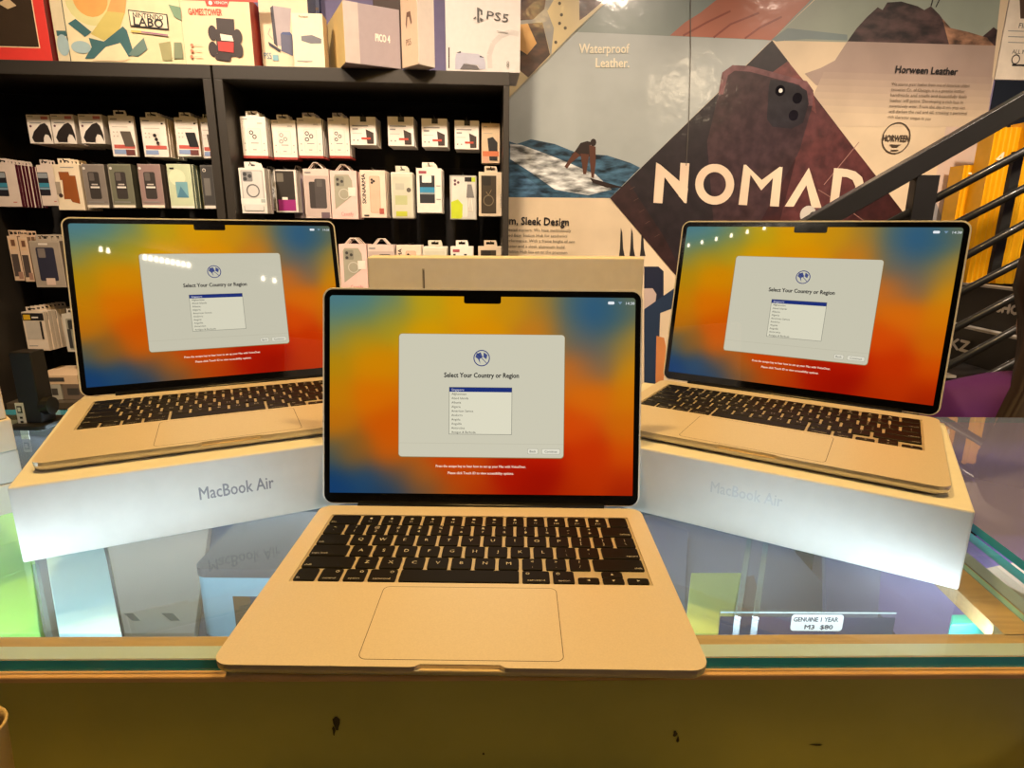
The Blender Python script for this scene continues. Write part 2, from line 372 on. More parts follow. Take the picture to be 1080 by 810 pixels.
U = (KX1-KX0-1.4)/14.5; RH = (KY1-KY0-1.4)/6
ROWS = [[('esc', 1.5)]+[('F%d' % i, 1) for i in range(1, 13)]+[('', 1)],
 [('~\n`', 1)]+[(a, 1) for a in ['!\n1', '@\n2', '#\n3', '$\n4', '%\n5', '^\n6', '&\n7', '*\n8', '(\n9', ')\n0', '_\n-', '+\n=']]+[('delete', 1.5)],
 [('tab', 1.5)]+[(a, 1) for a in 'QWERTYUIOP']+[('{\n[', 1), ('}\n]', 1), ('|\n\\', 1)],
 [('caps lock', 1.75)]+[(a, 1) for a in 'ASDFGHJKL']+[(':\n;', 1), ('"\n\'', 1), ('return', 1.75)],
 [('shift', 2.25)]+[(a, 1) for a in 'ZXCVBNM']+[('<\n,', 1), ('>\n.', 1), ('?\n/', 1), ('shift', 2.25)],
 [('fn', 1), ('control', 1), ('option', 1), ('command', 1.25), (' ', 5), ('command', 1.25), ('option', 1), ('left', 1), ('updown', 1), ('right', 1)]]
def make_key(t, x0, x1, y0, y1, s, mod=''):
    b = MB(); r = 1.5; z0, z1 = 8.1, 9.55
    b.loft([[(x, y, z0) for x, y in rrect(x0, x1, y0, y1, r, 3)], [(x, y, z1-.35) for x, y in rrect(x0, x1, y0, y1, r, 3)], [(x, y, z1) for x, y in rrect(x0+.4, x1-.4, y0+.4, y1-.4, r, 3)]], KEY)
    o = b.build('key', t)
    if s and s.strip():
        a = Art(.03, up=True, y=z1); cx, cy = (x0+x1)/2, (y0+y1)/2
        if s in ('left', 'right', 'up', 'down'):
            d = {'left': (-1, 0), 'right': (1, 0), 'up': (0, 1), 'down': (0, -1)}[s]; q = (-d[1], d[0])
            a.poly([(cx+d[0]*1.3, cy+d[1]*1.3), (cx-d[0]*.9+q[0]*1.2, cy-d[1]*.9+q[1]*1.2), (cx-d[0]*.9-q[0]*1.2, cy-d[1]*.9-q[1]*1.2)], KEYL)
        elif '\n' in s:
            u_, l_ = s.split('\n'); a.text(u_, cx, cy+1.6, 5, KEYL, align='c'); a.text(l_, cx, cy-5.0, 5, KEYL, align='c')
        elif len(s) == 1: a.text(s, cx, cy-1.8, 6.0, KEYL, align='c')
        elif s[0] == 'F' and len(s) < 4: a.disc(cx, cy+2, 1.4, KEYL, 10); a.text(s, cx, cy-5, 3.2, KEYL, align='c')
        elif s in ('delete', 'return') or (s == 'shift' and cx > 0): a.text(s, x1-1.6, y0+2.2, 3.6, KEYL, align='r')
        elif s in ('control', 'option', 'command'):
            a.text(s, cx, y0+2, 3.4, KEYL, align='c')
            g = x1-4 if cx < 0 else x0+4
            a.ring(g, y1-4, 1.5, .5, KEYL, 8)
        else: a.text(s, x0+1.8, y0+2.2, 3.6, KEYL)
        a.build('key_legend', o)
    return o
def make_keyboard(t):
    g = 1.35
    for r, row in enumerate(ROWS):
        y1 = KY1-.7-r*RH; y0 = y1-RH; x = KX0+.7
        for s, wd in row:
            xa, xb = x+g, x+wd*U-g
            if s == 'left' or s == 'right': make_key(t, xa, xb, y0+g*.7, y0+RH/2-.3, s)
            elif s == 'updown': make_key(t, xa, xb, y0+RH/2-.1, y1-g*.8, 'up'); make_key(t, xa, xb, y0+g*.7, y0+RH/2-.5, 'down')
            else: make_key(t, xa, xb, y0+g*.7, y1-g*.7, s)
            x += wd*U
def make_lid(t, ang, bright):
    rx = math.radians(180-ang); loc = (0, YH, TZ); sh = 207.8
    lid = MB(); ol = rrect(-W2, W2, 1.2, sh, 10, 6)
    il = lambda i: rrect(-W2+i, W2-i, 1.2+i, sh-i, 10-i, 6)
    lid.loft([[(x, y, 0) for x, y in il(.35)], [(x, y, -.4) for x, y in ol], [(x, y, -3.0) for x, y in ol], [(x, y, -4.0) for x, y in il(1.0)]], RIM)
    lo = lid.build('lid', t, loc, (rx, 0, 0))
    bz = MB().prism(rrect(-W2+1.7, W2-1.7, 2.2, sh-1.7, 8.4, 6), 0.02, .25, BEZ); bz.build('bezel', lo)
    hg = MB().tube([(-118, -0.5, -1.6), (118, -0.5, -1.6)], 3.2, mat((12, 12, 12), .4), 12); hg.build('hinge_cover', lo, smooth=True)
    MB().box(-118, 118, -.6, 4, -.2, .32, mat((10, 10, 10), .35)).build('hinge_strip', lo)
    # lit display: one sheet with the desktop picture, a black camera notch left out of it
    n, k = 58, 38; d0, dw, dh = 11.9, 145.0, 188.5
    me = bpy.data.meshes.new('display'); vs = []; fs = []; cols = []
    for j in range(k+1):
        for i in range(n+1):
            x = -dw+2*dw*i/n; y = d0+dh*j/k
            vs.append((x*S, y*S, .40*S)); cols.append(wp_col(i/n, 1-j/k))
    for j in range(k):
        for i in range(n): a = j*(n+1)+i; fs.append((a, a+1, a+n+2, a+n+1))
    me.from_pydata(vs, [], fs); ca = me.color_attributes.new('picture', 'FLOAT_COLOR', 'POINT')
    for i, c in enumerate(cols): ca.data[i].color = c
    me.materials.append(SCR); me.update()
    d = bpy.data.objects.new('display', me); COL.objects.link(d); d.parent = t; d.location = Vector(loc)*S; d.rotation_euler = (rx, 0, 0)
    d['label'] = 'lit screen with an orange, yellow and blue desktop picture'
    top = d0+dh
    a = Art(.03, up=True, y=.42); a.poly(rrect(-17.6, 17.6, top-6.8, top+1, 2, 3, (1, 0, 0, 1)), BEZ)
    a.disc(0, top-2.5, 1.1, mat((20, 22, 34), .1)); 
    a.build('camera_notch', d)
    for sx in (-1, 1):    # rounded screen corners
        a = Art(.03, up=True, y=.42); a.poly([(sx*145.1, top+.1), (sx*145.1, top-3)]+[(sx*(142+3*math.cos(math.radians(q))), top-3+3*math.sin(math.radians(q))) for q in range(0, 91, 15)], BEZ); a.build('bezel_corner', d)
    a = Art(.03, up=True, y=.42); WH = glow((235, 240, 245))
    a.rect(119, 125, top-6.3, top-3.6, WH, 1).poly([(128.5, top-3.8), (132.5, top-3.8), (130.5, top-6.4)], glow((120, 150, 175)))
    a.text('14:38', 136, top-6.4, 3.6, WH, width=8); a.build('menu_bar', d)
    # set-up window
    y0, y1, x0, x1 = 35.6, 152.7, -78.9, 78.4; y0 += d0; y1 += d0
    a = Art(.03, up=True, y=.50); a.rect(x0-.5, x1+.5, y0-.8, y1+.3, glow((150, 120, 70)), 3.4)
    PAPER = glow((210, 206, 184), bright); INK = glow((22, 22, 30)); NAVY = glow((28, 48, 120))
    a.rect(x0, x1, y0, y1, PAPER, 3).line([(x0, y0+13), (x1, y0+13)], .4, glow((195, 190, 168), bright)); a.build('setup_window', d)
    a = Art(.02, up=True, y=.64); cx = -.3; gy = y1-22.5
    a.ring(cx, gy, 7.8, .9, NAVY, 28).poly([(cx-5, gy+4), (cx-1, gy+5.5), (cx+1, gy+1), (cx-2, gy-1), (cx-1.2, gy-5.5), (cx-3.4, gy-1), (cx-6, gy+1)], glow((70, 80, 130)))
    a.poly([(cx+2, gy+5.5), (cx+5.5, gy+3), (cx+4.5, gy-1), (cx+1.5, gy+1)], glow((70, 80, 130))).line([(cx-5, gy+5), (cx+5, gy-5)], .6, NAVY); a.build('globe_icon', d)
    a = Art(.02, up=True, y=.64); a.text('Select Your Country or Region', cx, y1-41, 6.4, INK, width=71, align='c', bold=.35); a.build('window_title', d)
    a = Art(.02, up=True, y=.62); lx0, lx1, ly1, ly0 = -30.7, 28.6, y1-50.6, y1-95
    a.rect(lx0-.4, lx1+.4, ly0-.4, ly1+.4, glow((110, 110, 100))).rect(lx0, lx1, ly0, ly1, glow((228, 224, 200), bright)).rect(lx0, lx1, ly1-4.2, ly1, NAVY)
    for i, s in enumerate(['Singapore', 'Afghanistan', 'Aland Islands', 'Albania', 'Algeria', 'American Samoa', 'Andorra', 'Angola', 'Anguilla', 'Antarctica', 'Antigua & Barbuda']):
        a.text(s, lx0+2, ly1-3.2-i*4.05, 3.0, glow((225, 225, 235)) if i == 0 else glow((40, 40, 44)), spacing=1.02)
    a.build('country_list', d)
    for s, bx0, bx1 in (('Back', 44.5, 54), ('Continue', 58, 75)):
        a = Art(.02, up=True, y=.62); a.rect(bx0-.3, bx1+.3, y0+3.4, y0+8.8, glow((160, 156, 140)), 1.2).rect(bx0, bx1, y0+3.7, y0+8.5, glow((232, 228, 208), bright), 1.1).text(s, (bx0+bx1)/2, y0+5, 3.2, INK, align='c'); a.build('screen_button', d)
    a = Art(.02, up=True, y=.5); TW = glow((250, 215, 190))
    a.text('Press the escape key to hear how to set up your Mac with VoiceOver.', cx, y0-10, 3.3, TW, width=86, align='c', bold=.2)
    a.text('Please click Touch ID to view accessibility options.', cx, y0-16.5, 3.3, TW, width=63, align='c', bold=.2); a.build('screen_caption', d)
def make_laptop(x, y, z, rz, ang, label, proto=None, bright=.93):
    t = empty('laptop', (x, y, z), rz, label, 'laptop')
    if proto is None:
        make_base(t); make_keyboard(t)
        o = MB().prism(rrect(-63.8, 63.8, 6.1, 84.6, 5, 5), TZ-.02, TZ+.03, mat((70, 55, 35), .6)).build('trackpad_gap', t)
        MB().prism(rrect(-63.35, 63.35, 6.55, 84.15, 4.6, 5), TZ, TZ+.07, ALUM).build('trackpad', o)
    else:
        for ch in [c for c in ALLOBJ() if c.parent == proto and c.name.split('.')[0] not in ('lid', 'display')]: copy_tree(ch, t)
    make_lid(t, ang, bright)
    return t
R_ = math.radians
lap = make_laptop(-30.2, 0, 0.2, R_(-.334), 102.6, 'open laptop standing directly on the counter glass in front of the other two')
HB = 66.5
make_laptop(-260.5, 218.7, HB+.2, R_(25.74), 104.66, 'open laptop on the white box at the left, turned to the right', lap, .86)
make_laptop(211.0, 200.5, HB+.2, R_(-32.29), 100.5, 'open laptop on the white box at the right, turned to the left', lap, .88)

# ------------------------------------------------------------------ laptop boxes
CARD = mat((226, 226, 224), .5, kind='paper')
def laptop_box(x, y, z, rz, w, d, h, label, ink):
    t = empty('laptop_box', (x, y, z), rz, label, 'box')
    MB().box(-w/2, w/2, 0, d, 0, h, CARD).build('carton', t, bevel=1.6)
    a = Art(.08); a.text('MacBook Air', *ink[0], ink[1], ink[2], width=ink[3], align='l', bold=.35); a.build('lettering', t)
    return t
laptop_box(-244.2, 202.2, .2, R_(26.17), 340, 252, HB-.3, 'white box under the left laptop with grey lettering on its front', ((-38, 30), 17, mat((140, 140, 150), .4), 62))
laptop_box(198.8, 186.6, .2, R_(-30.6), 340, 252, HB-.3, 'white box under the right laptop with pale lettering on its front', ((-20, 37), 15, mat((206, 208, 210), .25), 60))
pa, pb = atz(387, 271, 232), atz(680, 272, 232)
t = empty('laptop_box', (pa.x, pa.y, 0.2), math.atan2(pb.y-pa.y, pb.x-pa.x), 'cream-lit box standing upright behind the front laptop', 'box')
wd = (pb-pa).length
MB().box(0, wd, 0, 62, 0, 231.6, mat((244, 238, 226), .5, kind='paper')).build('carton', t, bevel=1.6)
g0 = wd*(443.5-387)/(680-387)
Art(.1).rect(g0-1.5, g0+1.5, 60, 217, mat((176, 168, 150), .4)).rect(g0-.2, g0+1.3, 62, 215, mat((96, 90, 80), .4)).build('printed_picture', t)
# stack of white boxes at the left edge
sc_ = atz(32, 536, 0)
zpx = lambda v, u: aty(u, v, sc_.y).z
lv = [.2, zpx(506, 27), zpx(474, 21.5), zpx(441, 15), zpx(405, 7.5)]
for i in range(4):
    o = empty('white_box', (sc_.x-[0, .5, 0, 3][i], sc_.y-[0, 0, 1, 2][i], lv[i]+(.3 if i else 0)), R_([50, 49, 50, 47][i]), 'white box in the stack at the left edge, %s' % ['lowest', 'second from the bottom', 'third from the bottom', 'topmost'][i], 'box')
    h_ = lv[i+1]-lv[i]-.5
    MB().box(-260, 0, 0, 150, 0, h_, mat([(225, 225, 222), (215, 216, 218), (228, 218, 204), (230, 216, 200)][i], .5, kind='paper')).build('carton', o, bevel=1.2)
for i, (pz, hh) in enumerate(((0.2, 20), (20.6, 24))):
    p = atz(52, 455, 30)
    o = empty('flat_white_box', (p.x-14+i*6, p.y+44, pz), R_(14+i*5), 'flat white box behind the left laptop, %s of two' % ['lower', 'upper'][i], 'box')
    MB().box(0, 210, 0, 120, 0, hh, mat((230, 224, 216), .5, kind='paper')).build('carton', o, bevel=1)

# ------------------------------------------------------------------ goods inside the case
def caseblock(name, px, z, label, cat, color, th=12, rough=.5, kind='paper', emit=0):
    pts = [atz(u, v, z) for u, v in px]; c = sum(pts, Vector())/len(pts)
    o = empty(name, (c.x, c.y, -149.8), 0, label, cat)
    MB().prism([(p.x-c.x, p.y-c.y) for p in pts], 0, z+149.8, mat(color, rough, kind=kind)).build('carton', o, bevel=.8)
    return o, c
caseblock('green_box', [(-70, 668), (42, 668), (33, 590), (24, 530), (-70, 530)], -70, 'bright green box under the glass at the left corner', 'box', (165, 235, 120))
caseblock('white_carton', [(62, 668), (128, 668), (112, 588), (104, 556), (45, 566)], -60, 'pale blue-white carton under the glass beside the green box', 'box', (215, 245, 250))
o, c = caseblock('tan_board', [(131, 668), (205, 668), (222, 545), (110, 560)], -130, 'greyish tan board under the glass with two dark slots', 'board', (168, 152, 138))
a = Art(.1, up=True, y=19.9)
for s in ((130, 647, 148, 655), (170, 647, 190, 655)):
    q = [atz(s[0], s[1], -130), atz(s[2]-8, s[1], -130), atz(s[2], s[3], -130), atz(s[0]+10, s[3], -130)]
    a.poly([(p.x-c.x, p.y-c.y) for p in q], mat((95, 90, 84)))
a.build('slot', o)
# rounded tub with a dark lid
p0 = atz(202, 600, -70); p1 = atz(330, 600, -70)
t = empty('storage_tub', (p0.x, p0.y, -149.8), 0, 'pale blue tub with rounded dark lid under the glass beside the front laptop', 'tub')
wt = p1.x-p0.x
MB().prism(rrect(1, wt-1, 1, 129, 12, 6), 0, 70, mat((165, 205, 228), .35, kind='paper')).build('tub_body', t, smooth=False)
MB().prism(rrect(0, wt, 0, 130, 13, 6), 70, 79.8, mat((105, 102, 112), .5, kind='paper')).build('tub_lid', t)
Art(.1, y=-1).rect(38, wt-20, 4, 48, mat((110, 92, 80))).rect(56, wt-20, 8, 48, mat((60, 80, 110))).build('printed_picture', t)
caseblock('yellow_card_box', [(722, 668), (770, 668), (782, 604), (729, 604)], -90, 'yellow-green box under the glass beside the glass dividers', 'box', (205, 215, 120))
caseblock('brown_pouch', [(779, 655), (793, 655), (799, 620), (795, 606), (788, 608)], -128, 'dark brown pouch under the glass between the two dividers', 'pouch', (92, 72, 66), kind='plain')
caseblock('slate_box', [(872, 668), (925, 668), (930, 592), (870, 560)], -120, 'slate blue box under the glass below the right laptop box', 'box', (92, 100, 140))
caseblock('turquoise_box', [(1003, 659), (1074, 657), (1062, 648), (1004, 648)], -22, 'thin turquoise strip box under the glass at the right corner', 'box', (80, 205, 195))
caseblock('dark_tray', [(640, 668), (722, 668), (726, 560), (690, 545), (640, 545)], -140, 'dark blue tray under the glass to the right of the front laptop', 'tray', (66, 76, 104))
p0 = atz(760, 663, -60); p1 = atz(942, 661, -60)
t = empty('price_sign', (p0.x, p0.y+4, -149.8), 0, 'clear acrylic sign with a small white handwritten price label', 'price sign')
wt = p1.x-p0.x
MB().prism([(0, 0), (0, 3), (3, 3), (3, 0)], 0, .1, GLASS2).build('foot_tab', t)
MB().box(0, wt, 0, 2.5, 0, 104, GLASS2).build('acrylic_plate', t)
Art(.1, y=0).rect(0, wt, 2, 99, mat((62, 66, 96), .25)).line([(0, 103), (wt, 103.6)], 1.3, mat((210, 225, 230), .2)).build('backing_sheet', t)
lx = wt*(834-760)/182
a = Art(.1, y=.6); a.poly(rrect(lx, lx+wt*54/182, 86, 102, 3), mat((235, 238, 240), .5)).text('GENUINE 1 YEAR', lx+2, 95.2, 6, mat((20, 26, 60)), width=wt*46/182, bold=.3).text('M3  $80', lx+12, 88, 6, mat((20, 26, 60)), width=24, bold=.3); a.build('price_label', t)

# small beige cup on the ledge at the lower left
t = empty('paper_cup', (-305, -30, -99.8), 0, 'small beige cup standing on the ledge at the lower left corner', 'cup')
MB().lathe([(11, 0), (12.2, 1), (16.5, 88), (17.4, 89.5), (17.2, 91), (15.9, 90.4), (15.2, 86), (12.5, 12), (0.1, 12)], mat((205, 180, 130), .5)).build('cup_body', t, smooth=True)
for k in range(5): MB().tube([(math.cos(k*1.3)*4, math.sin(k*1.3)*4, 12.2), (math.cos(k*1.3)*12, math.sin(k*1.3)*12, 87)], 1.2, mat((60, 45, 28)), 6).build('stick', t)

# ------------------------------------------------------------------ black shelf unit
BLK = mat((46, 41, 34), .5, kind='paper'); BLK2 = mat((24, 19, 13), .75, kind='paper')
NF, NP = 330, 200
zt = wall(300, 70, NF)[1]                       # top of the unit
zb = FLOOR
su = empty('shelf_unit', (WO+WN*0).to_tuple(), TH, 'tall black two-bay retail shelf unit with pegboard backs', 'shelf unit')
def wb(u0, u1, n0, n1, z0, z1, m): return MB().box(u0, u1, -n1, -n0, z0, z1, m)
uL = wall(-48, 100, NF)[0]; uLr = wall(-6, 405, NF)[0]; uM0 = wall(213, 80, NF)[0]; uM1 = wall(222.5, 80, NF)[0]; uM2 = wall(224.5, 80, NF)[0]; uM3 = wall(234, 80, NF)[0]
uR0 = wall(531, 90, NF)[0]; uR1 = wall(537.5, 80, NF)[0]
TB = 42
wb(uL-60, uM1, 8, NF, zt-TB, zt, BLK).build('top_board', su, bevel=2); wb(uM2, uR1, 8, NF, zt-TB, zt, BLK).build('top_board', su, bevel=2)
for a_, b_ in ((uL-60, uLr), (uM0, uM1), (uM2, uM3), (uR0, uR1)): wb(a_, b_, 8, NF, zb, zt-TB, BLK).build('side_panel', su, bevel=2)
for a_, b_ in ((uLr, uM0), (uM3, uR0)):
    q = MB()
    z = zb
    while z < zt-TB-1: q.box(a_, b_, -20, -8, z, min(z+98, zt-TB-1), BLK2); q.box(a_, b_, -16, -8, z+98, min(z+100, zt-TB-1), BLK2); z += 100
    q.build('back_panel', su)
zl = wall(55, 421, 250)[1]
wb(uLr, uM0, 20, 300, zl-24, zl, mat((84, 74, 58), .5)).build('shelf_board', su); wb(uM3, uR0, 20, 300, zl-24, zl, mat((84, 74, 58), .5)).build('shelf_board', su)
HOOK = mat((60, 58, 55), .3, .8)

# ------------------------------------------------------------------ packs on hooks
C = lambda *a, **k: mat(a, .5, **k)
WHT = C(236, 226, 212); CRM = C(232, 214, 190); INKC = C(35, 32, 32); GRY = C(150, 146, 142); REDB = C(196, 92, 80); BLUB = C(140, 160, 196); PNK = C(232, 190, 182)
def art_pack(kind, w, h, a):
    X = lambda f: -w/2+w*f; Z = lambda f: h*f
    R = lambda x0, x1, z0, z1, m, r=0: a.rect(X(x0), X(x1), Z(z0), Z(z1), m, r)
    if kind == 'grip':
        R(.06, .3, .92, .95, GRY); R(.62, .92, .84, .94, C(200, 120, 115)); R(.12, .6, .7, .73, GRY); a.disc(X(.14), Z(.6), w*.05, C(110, 70, 70))
        a.poly([(X(.2), Z(.05)), (X(.12), Z(.2)), (X(.25), Z(.42)), (X(.55), Z(.66)), (X(.76), Z(.72)), (X(.88), Z(.62)), (X(.97), Z(.3)), (X(.97), Z(.08)), (X(.85), Z(.3)), (X(.72), Z(.33)), (X(.62), Z(.2)), (X(.6), Z(.05))], C(38, 30, 26))
    elif kind in ('protector', 'camera_protector', 'black_protector'):
        R(.08, .35, .9, .93, GRY); R(.82, .9, .83, .87, INKC); R(.12, .75, .72, .735, C(190, 180, 165)); R(.1, .95, .2, .29, REDB, 1); R(.08, .6, .06, .17, BLUB)
        for i in range(2):
            for j in range(2): a.disc(X(.16+.14*i), Z(.5+.1*j), w*.03, C(190, 175, 160), 8)
        if kind == 'camera_protector':
            for i in range(3): a.disc(X(.52+.05*i), Z(.55-.1*i), w*.07, INKC); 
            a.line([(X(.42), Z(.6)), (X(.52), Z(.32)), (X(.75), Z(.34)), (X(.64), Z(.62))], .8, PNK)
        else:
            c = C(90, 80, 70) if kind == 'protector' else C(30, 30, 30)
            a.poly([(X(.42), Z(.62)), (X(.84), Z(.62)), (X(.95), Z(.25)), (X(.55), Z(.25))], c); R(.56, .92, .04, .17, C(110, 60, 55))
    elif kind.startswith('lens'):
        n = int(kind[4]); R(.08, .28, .93, .95, GRY); R(.66, .86, .83, .86, C(200, 190, 178))
        a.poly(rrect(X(.26), X(.78), Z(.14), Z(.72), 4), C(214, 202, 188)); a.poly(rrect(X(.275), X(.765), Z(.147), Z(.713), 3.6), C(238, 228, 214))
        P = {2: [(.4, .62), (.52, .52)], 3: [(.38, .62), (.36, .46), (.54, .52)], 4: [(.38, .62), (.37, .47), (.55, .55)]}[n]
        for x, z in P: a.ring(X(x), Z(z), w*.085, w*.035, INKC if n != 3 else GRY, 14)
        R(.36, .66, .36, .38, GRY); R(.42, .56, .2, .22, GRY)
        for x, z in ((.13, .36), (.13, .2), (.88, .36), (.88, .2)): a.disc(X(x), Z(z), w*.025, GRY, 8)
    elif kind == 'short':
        R(.4, .64, .82, 1.0, INKC); R(.08, .7, .66, .7, GRY); R(.08, .3, .54, .59, GRY); R(.08, .45, .4, .42, C(200, 190, 180))
        a.poly([(X(.6), Z(.56)), (X(.9), Z(.44)), (X(.9), Z(.05)), (X(.64), Z(.05))], C(60, 48, 42)); R(.42, .78, .2, .27, C(190, 70, 50))
        for i in range(2): a.disc(X(.12+.16*i), Z(.17), w*.03, GRY, 8)
    elif kind == 'tan_protector':
        R(.1, .3, .9, .92, GRY); R(.1, .6, .74, .75, GRY)
        a.poly([(X(.32), Z(.62)), (X(.62), Z(.66)), (X(.88), Z(.52)), (X(.88), Z(.06)), (X(.44), Z(.06))], C(36, 34, 36)); R(.05, .95, .17, .3, C(214, 120, 78)); R(.05, .4, .0, .17, C(220, 170, 140))
    elif kind == 'window':
        R(.0, .58, .25, .82, C(34, 32, 38), 3); R(.0, .56, .68, .8, C(150, 156, 160), 3); R(.0, .58, .46, .56, C(60, 140, 165)); R(.0, .58, .4, .45, C(130, 160, 175)); R(.7, .84, .1, .12, REDB)
    elif kind == 'leather':
        a.poly([(X(.2), Z(.84)), (X(.58), Z(.84)), (X(.6), Z(.76)), (X(.82), Z(.76)), (X(.84), Z(.14)), (X(.55), Z(.18)), (X(.5), Z(.24)), (X(.26), Z(.24)), (X(.3), Z(.66)), (X(.22), Z(.66))], C(150, 82, 34))
        R(.02, .2, .34, .62, C(165, 150, 130)); a.disc(X(.16), Z(.32), w*.08, C(70, 50, 45)); R(.3, .8, .93, .945, GRY)
    elif kind in ('clear_grey', 'clear_olive', 'clear_rose'):
        c = {'clear_grey': (132, 122, 112), 'clear_olive': (112, 112, 92), 'clear_rose': (150, 124, 118)}[kind]
        R(.03, .97, .1, .97, C(*c)); a.poly(rrect(X(.22), X(.72), Z(.2), Z(.82), 6), C(60, 54, 50)); a.poly(rrect(X(.27), X(.5), Z(.62), Z(.8), 3), C(100, 92, 86)); R(.28, .68, .45, .49, C(240, 232, 220))
        R(.34, .62, .52, .55, C(200, 190, 180)); a.disc(X(.1), Z(.9), w*.06, C(225, 220, 210)); R(.02, .98, .0, .06, C(240, 228, 206)); R(.08, .8, .12, .14, GRY)
    elif kind == 'pastel':
        R(.02, .98, .06, .98, C(196, 206, 170)); a.disc(X(.4), Z(.7), w*.34, C(222, 222, 186)); R(.3, .8, .24, .6, C(120, 168, 176)); a.poly([(X(.32), Z(.24)), (X(.5), Z(.5)), (X(.8), Z(.24))], C(80, 128, 150)); R(.12, .3, .88, .92, INKC); R(.02, .98, 0, .05, WHT)
    elif kind == 'dark_clear':
        R(.05, .95, .1, .96, C(70, 68, 66)); R(.2, .7, .3, .7, C(120, 116, 110)); a.ring(X(.3), Z(.88), w*.14, w*.05, WHT); R(.05, .95, .0, .07, WHT)
    elif kind == 'ring_case':
        R(.07, .93, .3, .95, C(178, 176, 172), 3); a.poly(rrect(X(.12), X(.88), Z(.26), Z(.93), 6), C(208, 206, 200)); a.poly(rrect(X(.14), X(.52), Z(.7), Z(.92), 4), C(130, 130, 130))
        for x, z in ((.23, .86), (.23, .76), (.42, .82)): a.disc(X(x), Z(z), w*.075, C(60, 60, 62), 12)
        a.ring(X(.5), Z(.5), w*.26, w*.05, C(110, 108, 106)); R(.0, 1, .2, .33, C(228, 226, 218)); R(.78, .95, .24, .32, C(170, 178, 172)); a.poly(rrect(X(.1), X(.88), Z(.05), Z(.17), 3), C(150, 148, 144)); a.poly(rrect(X(.12), X(.86), Z(.065), Z(.2), 3), C(214, 212, 206))
    elif kind == 'magenta_case':
        R(.06, .94, .04, .97, C(48, 42, 36)); R(.12, .42, .72, .92, C(110, 104, 92), 2); R(.12, .92, .04, .3, C(150, 36, 112)); R(.3, .55, .3, .36, WHT); R(.9, .96, .04, .97, WHT)
    elif kind == 'lavender': R(.1, .9, .1, .85, C(112, 100, 116)); R(.05, .95, .03, .1, C(150, 140, 150))
    elif kind == 'two_cases':
        R(.03, .97, .03, .86, C(196, 176, 166)); a.poly(rrect(X(.2), X(.55), Z(.2), Z(.74), 5), C(62, 56, 54)); a.poly(rrect(X(.42), X(.86), Z(.2), Z(.8), 6), C(78, 72, 70)); a.poly(rrect(X(.5), X(.72), Z(.64), Z(.78), 3), C(96, 90, 86)); R(.62, .95, .0, .12, C(110, 90, 98)); R(.06, .3, .91, .94, GRY)
    elif kind == 'pink_case':
        a.poly([(X(.14), Z(.2)), (X(.14), Z(.86)), (X(.2), Z(.92)), (X(.7), Z(.92)), (X(.82), Z(.8)), (X(.84), Z(.5))], C(168, 164, 144)); a.poly(rrect(X(.2), X(.52), Z(.68), Z(.88), 4), C(140, 138, 122))
        for x, z in ((.28, .82), (.28, .72), (.44, .78)): a.disc(X(x), Z(z), w*.055, C(60, 58, 54), 12)
        a.ring(X(.5), Z(.52), w*.2, w*.03, C(205, 200, 185)); R(.66, .94, .48, .66, WHT); a.text('Casetify', X(.36), Z(.07), w*.2, C(196, 130, 130), width=w*.45)
    elif kind == 'long_letter_case':
        a.text('SKINARMA', X(.2), Z(.3), w*.2, INKC, width=h*.62, rot=math.pi/2, bold=1.2); a.poly(rrect(X(.36), X(.78), Z(.1), Z(.88), 6), C(206, 168, 140)); a.poly(rrect(X(.385), X(.755), Z(.11), Z(.87), 5), C(222, 188, 160))
        for x, z in ((.46, .8), (.46, .74), (.54, .77)): a.disc(X(x), Z(z), w*.05, INKC, 10)
        R(.1, .3, .03, .06, INKC); R(.72, .9, .08, .2, C(180, 90, 75))
    elif kind == 'clear_lime':
        a.poly(rrect(X(.1), X(.9), Z(.04), Z(.9), 6), C(205, 202, 180)); R(.18, .72, .3, .5, C(186, 190, 140)); R(.2, .6, .62, .76, C(188, 186, 168), 3); a.disc(X(.8), Z(.62), w*.1, C(92, 86, 78)); R(.2, .7, .05, .16, C(190, 196, 60))
    elif kind == 'white_window':
        R(.12, .72, .22, .84, C(44, 46, 50)); R(.22, .6, .68, .84, C(226, 226, 220), 3); R(.12, .72, .46, .58, C(52, 140, 180)); R(.12, .72, .42, .46, C(150, 160, 160)); R(.1, .4, .88, .94, C(168, 80, 88), 1); R(.78, .95, .3, .32, GRY); R(.78, .95, .6, .62, GRY)
    elif kind == 'lime':
        R(.04, .96, .02, .98, C(196, 194, 184)); a.poly(rrect(X(.08), X(.66), Z(.06), Z(.96), 5), C(222, 214, 202)); a.poly([(X(.04), Z(.02)), (X(.04), Z(.4)), (X(.3), Z(.46)), (X(.48), Z(.34)), (X(.46), Z(.06)), (X(.4), Z(.02))], C(190, 206, 40))
        for x, z in ((.2, .88), (.2, .8), (.32, .84)): a.disc(X(x), Z(z), w*.05, C(96, 60, 70), 10)
        R(.56, .82, .86, .96, INKC); R(.82, .96, .86, .96, C(180, 200, 50)); a.poly([(X(.66), Z(.8)), (X(.82), Z(.8)), (X(.92), Z(.5)), (X(.62), Z(.5))], C(120, 118, 116)); a.line([(X(.74), Z(.5)), (X(.7), Z(.2)), (X(.86), Z(.2)), (X(.8), Z(.5))], 2, WHT)
    elif kind == 'dark_star':
        R(.1, .72, .06, .92, C(66, 56, 42)); a.poly(rrect(X(.16), X(.5), Z(.7), Z(.9), 4), C(42, 38, 32)); a.ring(X(.4), Z(.36), w*.22, w*.04, C(120, 108, 84)); a.line([(X(.3), Z(.56)), (X(.4), Z(.48)), (X(.52), Z(.6))], 1.2, C(170, 150, 110))
